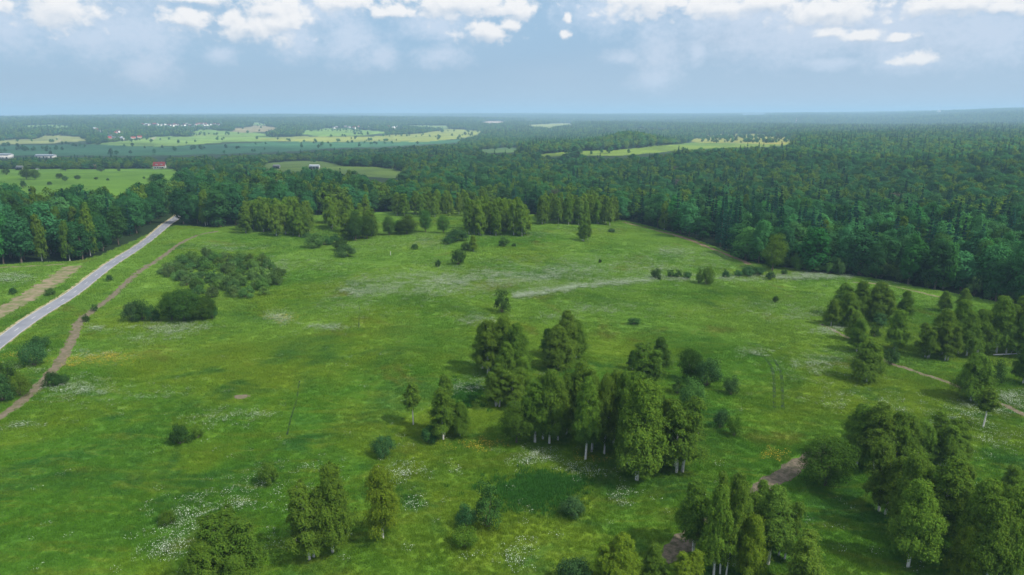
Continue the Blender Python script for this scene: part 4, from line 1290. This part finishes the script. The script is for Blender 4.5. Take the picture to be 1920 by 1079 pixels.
# (b) 1 to 2.4 km, single crowns
F2 = forest_points(1000, 2400, 8.5, tall=13.0)
u2, v2, _ = project(F2[:, 0], F2[:, 1], F2[:, 2])
k = (u2 > -150) & (u2 < 2070)
F2, u2, v2 = F2[k], u2[k], v2[k]
n = len(F2)
spr = rng.uniform(size=n) < np.clip(0.05 + 0.05 * (u2 > 800) + 0.10 * wave(F2[:, 0], F2[:, 1], 90, 0.9), 0.04, 0.7)
ix = np.where(spr, I_FS + rng.integers(0, 3, n), np.where(rng.uniform(size=n) < 0.55, I_LIGHT + rng.integers(0, 3, n), I_FL + rng.integers(0, 4, n)))
hh = np.where(spr, rng.uniform(14, 21, n), rng.uniform(10, 16, n))
hh = np.where(u2 < 900, hh * 0.75, hh)
ww = np.where(spr, rng.uniform(6, 8, n), rng.uniform(10, 15, n))
sw = ww / (2 * np.array(SR)[ix])
P_.append(F2); I_.append(ix); S_.append(np.stack([sw, sw, hh / np.array(SH)[ix]], 1))
# (c) farther: canopy patches
for (ra, rb, sp, sc, kp) in ((2400, 4500, 24, 0.85, 1.0), (4500, 8500, 42, 1.3, 1.0), (8500, 17500, 90, 2.2, 1.0)):
    F3 = forest_points(ra, rb, sp, kp, 41, tall=13.0)
    n = len(F3)
    ix = I_PATCH + rng.integers(0, 5, n)
    s = sc * rng.uniform(0.85, 1.15, n)
    P_.append(F3); I_.append(ix); S_.append(np.stack([s, s, np.minimum(s, 1.15) * rng.uniform(0.7, 1.15, n)], 1))
# (d) hedges and scrub over the valley floor and the far fields
VX = rng.uniform(-2600, 1300, 26000); VY = rng.uniform(1050, 3600, 26000)
VZ = ground(VX, VY)
op, _, _ = cover(VX, VY, VZ)
uu, vvv, _ = project(VX, VY, VZ)
hed = (np.abs(wave(VX * 0.5, VY * 1.6, 120, 0.2)) < 0.05) & (rng.uniform(size=len(VX)) < 0.8) | (wave(VX, VY * 1.5, 60, 2.2) > 0.98)
k = op & (hed & (uu < 1240) | inside(uu, vvv, SCRUB) & (rng.uniform(size=len(VX)) < 0.5)) & (uu > -100)
P3 = np.stack([VX[k], VY[k], VZ[k]], 1)
n = len(P3)
ix = I_FL + rng.integers(0, 4, n)
s = rng.uniform(0.35, 0.75, n)
P_.append(P3); I_.append(ix); S_.append(np.stack([s * 1.3, s * 1.3, s], 1))
P_, I_, S_ = np.concatenate(P_), np.concatenate(I_), np.concatenate(S_)
P_[:, 2] -= 0.3
print('forest instances', len(P_), 'individual', count)
scatter('forest', P_, I_, S_, turn(len(P_)), SRC)

#@@BUILDINGS
# ------------------------------------------------------------------ houses, barns, mast, cars, post, log
def house(p, w, d, hw, hr, rz, wallm, roofm, label, group, name='house', windows=0, chimney=False, cat='house'):
    o = empty(name, (p[0], p[1], p[2] - 0.2), rz)
    tag(o, label, cat, group)
    pts = [(-w / 2, 0), (w / 2, 0), (w / 2, hw), (0, hw + hr), (-w / 2, hw)]
    wl = MB().prism([(a, b) for a, b in pts], -d / 2, d / 2)
    wl.build('wall', M[wallm], o)
    rf = MB()
    t, ov = 0.22, 0.5
    sl = hr / (w / 2)
    for sgn in (-1, 1):
        x0, z0 = sgn * (w / 2 + ov), hw - ov * sl
        a = [(0.0, hw + hr + 0.02), (x0, z0 + 0.02), (x0, z0 + t), (0.0, hw + hr + t + 0.05)]
        rf.prism(a if sgn > 0 else a[::-1], -d / 2 - ov, d / 2 + ov)
    ro = rf.build('roof', M[roofm], o)
    if chimney: MB().box(w * 0.16, w * 0.16 + 0.7, d * 0.1, d * 0.1 + 0.7, hw + hr * 0.4, hw + hr + 1.1).build('chimney', M['brick'], ro)
    for i in range(windows):
        for (yy, sg) in ((-d / 2, -1), (d / 2, 1)):
            xx = -w / 2 + w * (i + 0.7) / (windows + 0.4)
            f = MB().box(xx - 0.65, xx + 0.65, yy - 0.05, yy + 0.05, hw * 0.32, hw * 0.75).build('window', M['frame'], o)
            MB().box(xx - 0.5, xx + 0.5, yy - 0.07, yy + 0.07, hw * 0.37, hw * 0.71).build('pane', M['glass'], f)
    return o


def big_house():
    p = unproject(300, 316.5)[0]
    w, d, hw, hr = 14.0, 9.5, 4.6, 4.4
    o = tag(empty('house', (p[0], p[1], p[2] - 0.2), R(12)), 'large white country house with a red roof and dormers beyond the left field', 'house')
    MB().prism([(-d / 2, 0), (d / 2, 0), (d / 2, hw), (0, hw + hr), (-d / 2, hw)], -w / 2, w / 2).build('wall', M['wall'], o).rotation_euler = (0, 0, R(90))
    rf = MB()
    for sgn in (-1, 1):
        sl = hr / (d / 2); x0 = sgn * (d / 2 + 0.7); z0 = hw - 0.7 * sl
        a = [(0.0, hw + hr + 0.03), (x0, z0 + 0.03), (x0, z0 + 0.28), (0.0, hw + hr + 0.33)]
        rf.prism(a if sgn > 0 else a[::-1], -w / 2 - 0.7, w / 2 + 0.7)
    ro = rf.build('roof', M['red'], o); ro.rotation_euler = (0, 0, R(90))
    for k, x in enumerate((-4.6, -1.5, 1.6, 4.7)):
        f = MB().box(x - 0.75, x + 0.75, -d / 2 - 0.06, -d / 2 + 0.04, 1.1, 2.9).build('window', M['frame'], o)
        MB().box(x - 0.6, x + 0.6, -d / 2 - 0.09, -d / 2 + 0.02, 1.25, 2.75).build('pane', M['glass'], f)
    for x in (-3.0, 3.2):
        dm = MB().box(x - 1.2, x + 1.2, -d / 2 + 0.6, -0.8, hw + 0.2, hw + 2.3).build('dormer', M['wall'], o)
        MB().prism([(x - 1.5, hw + 2.3), (x + 1.5, hw + 2.3), (x, hw + 3.3)], -d / 2 + 0.3, -0.6).build('dormer_roof', M['red'], dm)
        MB().box(x - 0.6, x + 0.6, -d / 2 + 0.54, -d / 2 + 0.66, hw + 0.6, hw + 1.9).build('window', M['glass'], dm)
    pr = MB()
    pr.box(-7.0, 7.0, -d / 2 - 2.2, -d / 2 - 0.1, 0.0, 0.35)
    for x in (-6.6, -2.2, 2.2, 6.6): pr.box(x - 0.15, x + 0.15, -d / 2 - 2.1, -d / 2 - 1.8, 0.35, 3.2)
    pr.box(-7.2, 7.2, -d / 2 - 2.4, -d / 2 - 0.12, 3.2, 3.4)
    pr.build('porch', M['wall'], o)
    MB().box(2.4, 3.2, 0.6, 1.4, hw + hr * 0.6, hw + hr + 1.0).build('chimney', M['brick'], o)


big_house()


def barn(u, v, length, label, h=5.0, depth=12.0, roofm='white_roof', rz=0.0):
    p = unproject(u, v)[0]
    o = tag(empty('barn', (p[0], p[1], p[2] - 0.2), rz), label, 'barn')
    MB().box(-length / 2, length / 2, -depth / 2, depth / 2, 0, h).build('wall', M['wall'], o)
    rf = MB().prism([(-depth / 2 - 0.6, h + 0.01), (depth / 2 + 0.6, h + 0.01), (0, h + 2.6)], -length / 2 - 0.6, length / 2 + 0.6).build('roof', M[roofm], o)
    rf.rotation_euler = (0, 0, R(90))
    for i in range(5):
        x = -length / 2 + length * (i + 0.5) / 5
        MB().box(x - 1.6, x + 1.6, -depth / 2 - 0.06, -depth / 2 + 0.05, 0.4, 3.4).build('door' if i % 2 else 'window', M['grey' if i % 2 else 'glass'], o)


barn(4, 297.5, 34, 'long white barn with pale roof at the far left edge of the valley', 7, 14)
barn(86, 296.5, 34, 'long low white barn beyond the trees of the left field', 4.5, 12)
barn(1085, 225.2, 95, 'far white industrial hall among the distant forest', 13, 40)
barn(590, 317.5, 11, 'small white shed in the clearing behind the grove', 3.2, 6, 'white_roof')
barn(519, 316.5, 7, 'tiny white shed at the left of the clearing behind the grove', 2.6, 5, 'grey')
barn(38, 319, 7, 'pale hut behind the round trees of the left field', 3.0, 5, 'grey')
p = unproject(179, 317)[0]
o = tag(empty('water_tower', tuple(p)), 'small square brown brick tower at the back of the left field', 'tower')
MB().box(-1.6, 1.6, -1.6, 1.6, -0.3, 6.0).build('wall', M['brick'], o)
MB().box(-1.9, 1.9, -1.9, 1.9, 6.0, 6.4).build('roof', M['grey'], o)
MB().box(-0.5, 0.5, -1.66, -1.55, 0, 2.0).build('door', M['wood'], o)
# villages on the far slopes: houses a few pixels wide
for vname, pts in VILL:
    for (u, v) in pts:
        p = unproject(u, v)[0]
        dist = math.hypot(p[0], p[1])
        big = 1.0 if dist < 5000 else 2.6
        wm = ['wall', 'wall', 'cream', 'wood', 'wall'][rng.integers(0, 5)]
        rm = ['red', 'grey', 'white_roof', 'grey', 'red'][rng.integers(0, 5)]
        house(p + np.array([0, 0, 4.0 * (dist > 2600)]), rng.uniform(7, 10) * big, rng.uniform(9, 14) * big, rng.uniform(4.5, 6.5) * big, rng.uniform(2.4, 3.6) * big, rng.uniform(0, 3.1), wm, rm,
              f'tiny pale house in the {vname}', f'houses of the {vname}')
# lattice mast
p = unproject(1492, 236)[0]
o = tag(empty('radio_mast', tuple(p)), 'slim red and white mast rising from the far right forest', 'mast')
mh, ns = 40.0, 8
for i in range(ns):
    b = MB()
    z0, z1 = mh * i / ns, mh * (i + 1) / ns
    r0, r1_ = 2.2 * (1 - i / ns) + 0.5, 2.2 * (1 - (i + 1) / ns) + 0.5
    for k in range(4):
        a0, a1 = k * math.pi / 2, (k + 1) * math.pi / 2
        b.tube([(r0 * math.cos(a0), r0 * math.sin(a0), z0), (r1_ * math.cos(a0), r1_ * math.sin(a0), z1)], [0.35, 0.35], 4)
        b.tube([(r0 * math.cos(a0), r0 * math.sin(a0), z0), (r1_ * math.cos(a1), r1_ * math.sin(a1), z1)], [0.2, 0.2], 4)
    b.build('mast_section', M['mast_red' if i % 2 == 0 else 'frame'], o)


def car(u, v, paint, label, rz):
    p = unproject(u, v)[0]
    o = tag(empty('parked_car', (p[0], p[1], p[2] + 0.12), rz), label, 'car')
    b = MB()
    b.prism([(-2.1, 0.35), (2.1, 0.35), (2.15, 0.75), (1.1, 0.95), (-1.9, 0.98), (-2.15, 0.7)], -0.85, 0.85)
    b.build('body', M[paint], o)
    MB().prism([(-1.8, 0.985), (0.95, 0.965), (0.35, 1.42), (-1.35, 1.45)], -0.74, 0.74).build('cabin', M['glass'], o)
    MB().prism([(-1.3, 1.455), (0.32, 1.43), (0.25, 1.50), (-1.25, 1.52)], -0.68, 0.68).build('roof', M[paint], o)
    for x in (-1.3, 1.3):
        for y in (-0.82, 0.82):
            th = np.linspace(0, 2 * math.pi, 13)[:-1]
            MB().prism([(x + 0.34 * math.cos(t), 0.34 + 0.34 * math.sin(t)) for t in th], y - 0.1, y + 0.1).build('wheel', M['rubber'], o)
    for y in (-0.6, 0.6):
        MB().box(2.08, 2.17, y - 0.18, y + 0.18, 0.58, 0.72).build('headlight', M['frame'], o)


car(387, 337, 'car_dark', 'dark parked car beside the far stretch of road between the trees', 0.3)
car(390, 334, 'car_white', 'white parked car behind the dark car by the far road', 0.5)
car(70.5, 318.5, 'car_white', 'white parked car at the back of the far left field', 0.1)
p = unproject(732.5, 479.5)[0]
o = tag(empty('marker_post', tuple(p)), 'thin white marker post standing in the upper meadow', 'post')
MB().tube([(0, 0, -0.3), (0, 0, 1.5)], [0.09, 0.08], 8).build('post', M['frame'], o)
MB().box(-0.14, 0.14, -0.05, 0.05, 1.5, 1.75).build('plate', M['frame'], o)
a, b = unproject([1862, 1912], [668, 668])
n_ = np.linalg.norm(b - a)
o = tag(empty('fallen_birch', tuple((a + b) / 2), math.atan2(b[1] - a[1], b[0] - a[0])), 'fallen birch trunk with bare branches lying before the dense right stand', 'log')
MB().tube([(-n_ / 2, 0, 0.25), (0, 0.2, 0.45), (n_ / 2, 0, 0.9)], [0.20, 0.16, 0.08], 7).build('trunk', M['bark'], o)
for (x, y1, z1) in ((1.0, 1.2, 2.4), (2.6, -0.9, 2.6), (4.0, 0.8, 3.2)):
    MB().tube([(x, 0.1, 0.5), (x + 0.8, y1 * 0.6, z1 * 0.6), (x + 1.9, y1, z1)], [0.07, 0.05, 0.02], 4).build('branch', M['bark'], o)

#@@GRASS
# ------------------------------------------------------------------ meadow grass and flowers
rng = np.random.default_rng(11)


def tuft(seed, n=34, h=0.36, spread=0.55, w=0.034):
    r = np.random.default_rng(seed)
    a = r.uniform(0, 6.28, n); d = spread * np.sqrt(r.uniform(size=n))
    b = np.stack([np.cos(a) * d, np.sin(a) * d, np.zeros(n)], 1)
    la = r.uniform(0, 6.28, n)
    lean = np.stack([np.cos(la), np.sin(la), np.zeros(n)], 1) * (r.uniform(0.1, 0.7, n) * h)[:, None]
    top = b + lean + np.array([0, 0, 1.0]) * (h * r.uniform(0.5, 1.15, n))[:, None]
    sd = np.stack([-np.sin(la), np.cos(la), np.zeros(n)], 1) * (w * r.uniform(0.6, 1.3, n))[:, None]
    V = np.stack([b - sd, b + sd, top], 1).reshape(-1, 3)
    return mesh_np('grass_tuft', V, [np.arange(3 * n).reshape(n, 3)], [M['grass']])


def line_clear(P):
    k = np.ones(len(P), bool)
    for Q, half in LINES: k &= ~near_line(P, Q, half)
    return k


def grass():
    out = []
    for (ra, rb, dens) in ((66, 130, 5.0), (130, 190, 2.8), (190, 260, 1.5), (260, 440, 0.7)):
        am = R(41)
        n = int(am * (rb * rb - ra * ra) * dens)
        r = np.sqrt(rng.uniform(ra * ra, rb * rb, n)); a = rng.uniform(-am, am, n)
        x, y = r * np.sin(a), r * np.cos(a)
        z = ground(x, y)
        _, _, m = cover(x, y, z)
        k = m > 0.5
        out.append(np.stack([x[k], y[k], z[k]], 1))
    P = np.concatenate(out)
    P = P[line_clear(P)]
    n = len(P)
    r = np.hypot(P[:, 0], P[:, 1])
    tall = 0.85 + 0.35 * wave(P[:, 0], P[:, 1], 9.0, 0.4) + 0.25 * wave(P[:, 0], P[:, 1] * 2.0, 3.0, 1.4)
    s = np.clip(tall, 0.35, 1.6) * rng.uniform(0.7, 1.25, n) * np.clip(r / 160, 0.85, 1.4)
    ws = np.clip(r / 110, 0.8, 3.0)
    print('grass', n)
    scatter('meadow_grass', P, rng.integers(0, 5, n), np.stack([ws, ws, s], 1), turn(n), [tuft(40 + i) for i in range(5)])


grass()


def umbel_tuft(seed, matk, n=15, h=0.52, rad=0.037, spread=0.85):
    r = np.random.default_rng(seed)
    V, T, mi, off = [], [], [], 0
    for i in range(n):
        a, d = r.uniform(0, 6.28), spread * math.sqrt(r.uniform())
        c = np.array([math.cos(a) * d, math.sin(a) * d, h * r.uniform(0.75, 1.15)])
        rr = rad * r.uniform(0.6, 1.25)
        th = np.linspace(0, 2 * math.pi, 7)[:-1] + r.uniform(0, 1)
        tilt = r.normal(0, 0.25, 2)
        ring = c + np.stack([np.cos(th) * rr, np.sin(th) * rr, rr * (np.cos(th) * tilt[0] + np.sin(th) * tilt[1])], 1)
        V.append(np.concatenate([[c + [0, 0, 0.25 * rr]], ring, [[c[0] * 0.8 - 0.012, c[1] * 0.8, 0], [c[0] * 0.8 + 0.012, c[1] * 0.8, 0]]]))
        T += [(off, off + 1 + k, off + 1 + (k + 1) % 6) for k in range(6)] + [(off + 7, off + 8, off)]
        mi += [0] * 6 + [1]
        off += 9
    return mesh_np('umbel_tuft', np.concatenate(V), [np.array(T)], [M[matk], M['stem']], mi)


WHITE = [  # (u, v, half width, half height, count) drifts of white umbels
    (775, 535, 95, 17, 1500), (900, 524, 120, 14, 1500), (1010, 515, 110, 14, 1000), (668, 548, 36, 9, 300), (1262, 472, 36, 7, 300), (800, 456, 34, 11, 220), (820, 448, 26, 6, 80),
    (1130, 490, 160, 10, 600), (1200, 505, 120, 10, 600), (620, 614, 34, 5, 120), (1120, 580, 40, 7, 160), (900, 603, 32, 9, 150), (1040, 598, 30, 8, 60), (1530, 686, 46, 19, 420), (1422, 662, 30, 7, 150),
    (1560, 620, 36, 7, 160), (1500, 592, 60, 12, 170), (1440, 575, 60, 10, 80), (285, 625, 46, 13, 260), (350, 614, 46, 8, 140), (182, 618, 14, 5, 60), (160, 668, 44, 8, 160), (150, 732, 60, 18, 420), (45, 801, 20, 4, 60),
    (355, 978, 46, 26, 330), (312, 1034, 30, 18, 190), (405, 945, 36, 14, 110), (500, 905, 50, 26, 150), (455, 943, 20, 8, 90), (995, 858, 36, 12, 150), (1105, 880, 44, 11, 200), (1160, 932, 28, 14, 120), (760, 885, 32, 20, 170),
    (855, 888, 12, 8, 30), (780, 948, 26, 12, 60), (970, 1040, 30, 16, 120), (525, 598, 24, 9, 140), (1775, 790, 60, 22, 280), (1860, 762, 60, 12, 240), (1850, 832, 50, 22, 260), (1885, 748, 34, 8, 240), (1640, 760, 60, 14, 100),
    (480, 778, 34, 7, 60), (410, 785, 40, 10, 70), (1560, 745, 50, 12, 80), (1545, 750, 30, 8, 60), (300, 745, 40, 6, 40), (20, 522, 40, 8, 300), (860, 730, 22, 8, 40), (890, 724, 30, 10, 60), (640, 580, 60, 10, 60), (420, 465, 60, 7, 240),
    (520, 500, 36, 14, 240), (600, 495, 40, 12, 90), (700, 460, 40, 8, 100), (960, 440, 90, 6, 220), (1120, 432, 60, 5, 120), (1340, 480, 50, 9, 200), (1500, 522, 50, 3, 160), (1700, 530, 60, 4, 90), (550, 890, 60, 20, 40), (60, 690, 40, 10, 60)]
BANK = [(962, 556), (1010, 550), (1060, 543), (1100, 536), (1170, 530), (1230, 524), (1300, 522), (1400, 524), (1480, 519), (1540, 517), (1600, 520)]


def flowers():
    U, Vv = [], []
    for (u, v, a, b, n) in WHITE:
        n = int(n * (1.6 if v < 640 else 0.7 if v < 860 else 0.30))
        U.append(u + a * 0.72 * rng.normal(size=n)); Vv.append(v + b * 0.72 * rng.normal(size=n))
    n = 4500
    t = rng.uniform(0, 1, n) * (len(BANK) - 1)
    B = np.array(BANK, float)
    U.append(np.interp(t, np.arange(len(BANK)), B[:, 0])); Vv.append(np.interp(t, np.arange(len(BANK)), B[:, 1]) + rng.normal(0, 4.0, n))
    n = 1500      # loose flowers over the whole upper meadow
    U.append(rng.uniform(600, 1800, n)); Vv.append(rng.uniform(455, 600, n))
    U.append(rng.uniform(0, 1920, 350)); Vv.append(rng.uniform(620, 1079, 350))
    U, Vv = np.concatenate(U), np.concatenate(Vv)
    k = (Vv > 425) & (Vv < 1100)
    P = unproject(U[k], Vv[k])
    _, _, m = cover(P[:, 0], P[:, 1], P[:, 2])
    patch = wave(P[:, 0], P[:, 1], 5.0, 0.7) + 0.6 * wave(P[:, 0], P[:, 1], 2.1, 1.9)
    k = (m > 0.5) & line_clear(P) & (patch > -0.35 + 0.5 * rng.normal(size=len(P)))
    P = P[k]
    n = len(P)
    s = rng.uniform(0.75, 1.25, n)
    print('flowers', n)
    scatter('white_flowers', P, rng.integers(0, 4, n), np.stack([s * 1.1, s * 1.1, s], 1), turn(n), [umbel_tuft(70 + i, 'flower') for i in range(4)])
    U, Vv = [], []
    for (u, v, a, b, n) in ((185, 676, 50, 7, 190), (128, 682, 20, 8, 90), (215, 668, 26, 5, 70), (535, 598, 20, 6, 70), (895, 836, 30, 10, 50), (1105, 862, 30, 8, 25), (1450, 855, 22, 8, 30), (25, 668, 30, 8, 40)):
        U.append(u + a * 0.72 * rng.normal(size=n)); Vv.append(v + b * 0.72 * rng.normal(size=n))
    P = unproject(np.concatenate(U), np.concatenate(Vv))
    P = P[line_clear(P)]
    n = len(P)
    s = rng.uniform(0.7, 1.1, n)
    scatter('yellow_flowers', P, rng.integers(0, 3, n), np.stack([s, s, s], 1), turn(n), [umbel_tuft(90 + i, 'yellow', 10, 0.55, 0.05) for i in range(3)])


flowers()


def nettles_and_shade():
    """dark blue green patch of taller plants in the lower meadow, plus painted shade left of the rear birches"""
    U, Vv = [], []
    for (u, v, a, b, n) in ((1000, 925, 60, 24, 800), (1022, 908, 30, 12, 400), (866, 742, 26, 18, 260), (1075, 905, 20, 9, 100)):  # third drift paints the rear birch clump's shadow onto the grass
        U.append(u + a * 0.7 * rng.normal(size=n)); Vv.append(v + b * 0.7 * rng.normal(size=n))
    P = unproject(np.concatenate(U), np.concatenate(Vv))
    P = P[line_clear(P)]
    n = len(P)
    s = rng.uniform(0.8, 1.4, n)
    me = [tuft(60 + i, 34, 0.5, 0.5, 0.045) for i in range(3)]
    for q in me: q.materials[0] = M['nettle_shade']
    scatter('nettles_and_shade', P, rng.integers(0, 3, n), np.stack([s, s, s], 1), turn(n), me)


nettles_and_shade()

#@@AIR
# ------------------------------------------------------------------ overhead cloud bank that shades the meadow
def cloud_mat():
    m, N = new_mat('cloud')
    tr, tl, df = N.n('ShaderNodeBsdfTransparent'), N.n('ShaderNodeBsdfTranslucent'), N.n('ShaderNodeBsdfDiffuse')
    for s in (tl, df): s.inputs[0].default_value = col(0.92, 0.92, 0.93)
    a, b = N.n('ShaderNodeMixShader'), N.n('ShaderNodeMixShader')
    a.inputs[0].default_value = 0.45
    N.link(tl.outputs[0], a.inputs[1]); N.link(df.outputs[0], a.inputs[2])
    b.inputs[0].default_value = 0.29
    N.link(tr.outputs[0], b.inputs[1]); N.link(a.outputs[0], b.inputs[2])
    out = N.n('ShaderNodeOutputMaterial')
    N.link(b.outputs[0], out.inputs[0])
    return m


M['cloud'] = cloud_mat()
ALT = 800.0
SHIFT = SUN_DIR[:2] / SUN_DIR[2] * ALT


def cloud_bank(shadow_poly_px):
    """one lumpy bank; its outline is where its shade falls, carried back along the sun's rays"""
    P = unproject([p[0] for p in shadow_poly_px], [p[1] for p in shadow_poly_px])[:, :2]
    return P


def build_clouds():
    outline = np.array([(-900, -700), (900, -700), (1250, 300), (1150, 600), (800, 740), (420, 800), (300, 900), (120, 1100), (-100, 1400), (-500, 1750), (-1000, 1900), (-1700, 1700), (-1500, 600)], float)
    step = 40.0
    gx, gy = np.arange(-1900, 1500, step), np.arange(-900, 2100, step)
    X, Y = np.meshgrid(gx, gy)
    ins = inside(X.ravel() + 60 * wave(X.ravel(), Y.ravel(), 90, 0.3), Y.ravel() + 60 * wave(X.ravel(), Y.ravel(), 90, 1.3), outline)
    # distance to the outline's outside, on the grid, gives the thickness
    D = ins.reshape(X.shape).astype(float)
    T = D.copy()
    for _ in range(6):
        Tp = np.pad(T, 1)
        T = np.minimum(D, (Tp[1:-1, 1:-1] * 2 + Tp[:-2, 1:-1] + Tp[2:, 1:-1] + Tp[1:-1, :-2] + Tp[1:-1, 2:]) / 6) * D
    V, idx = [], {}
    top = 30 + 170 * T + 45 * wave(X, Y, 70, 0.8) * T
    bot = -20 * T + 12 * wave(X, Y, 60, 2.1) * T
    ny, nx = X.shape
    F = []
    cell = D[:-1, :-1] * D[1:, :-1] * D[:-1, 1:] * D[1:, 1:] > 0
    vt = np.stack([X + SHIFT[0], Y + SHIFT[1], ALT + top], 2).reshape(-1, 3)
    vb = np.stack([X + SHIFT[0], Y + SHIFT[1], ALT + bot - 15], 2).reshape(-1, 3)
    jj, ii = np.nonzero(cell)
    a = jj * nx + ii
    Ft = np.stack([a, a + 1, a + nx + 1, a + nx], 1)
    n0 = len(vt)
    Fb = Ft[:, ::-1] + n0
    side = []
    cp = np.pad(cell, 1)
    for (dj, di, e) in ((-1, 0, (0, 1)), (1, 0, (3, 2)), (0, -1, (0, 3)), (0, 1, (1, 2))):
        nb = cp[1 + dj:1 + dj + cell.shape[0], 1 + di:1 + di + cell.shape[1]]
        j2, i2 = np.nonzero(cell & ~nb)
        b0 = j2 * nx + i2
        cs = [b0, b0 + 1, b0 + nx + 1, b0 + nx]
        side.append(np.stack([cs[e[0]], cs[e[1]], cs[e[1]] + n0, cs[e[0]] + n0], 1))
    F = np.concatenate([Ft, Fb] + side)
    V = np.concatenate([vt, vb])
    used = np.unique(F); remap = np.zeros(len(V), int); remap[used] = np.arange(len(used))
    o = obj('clouds', mesh_np('clouds', V[used], [remap[F]], [M['cloud']], smooth=True))
    tag(o, kind='stuff')


build_clouds()


def haze():
    m, N = new_mat('haze')
    pv = N.n('ShaderNodeVolumePrincipled')
    pv.inputs['Color'].default_value = col(0.42, 0.66, 0.87)
    pv.inputs['Density'].default_value = 0.00020
    pv.inputs['Anisotropy'].default_value = 0.0
    out = N.n('ShaderNodeOutputMaterial')
    N.link(pv.outputs[0], out.inputs['Volume'])
    o = MB().box(-19500, 19500, -1500, 21500, -60, 150).build('haze', m)
    tag(o, kind='stuff')


haze()
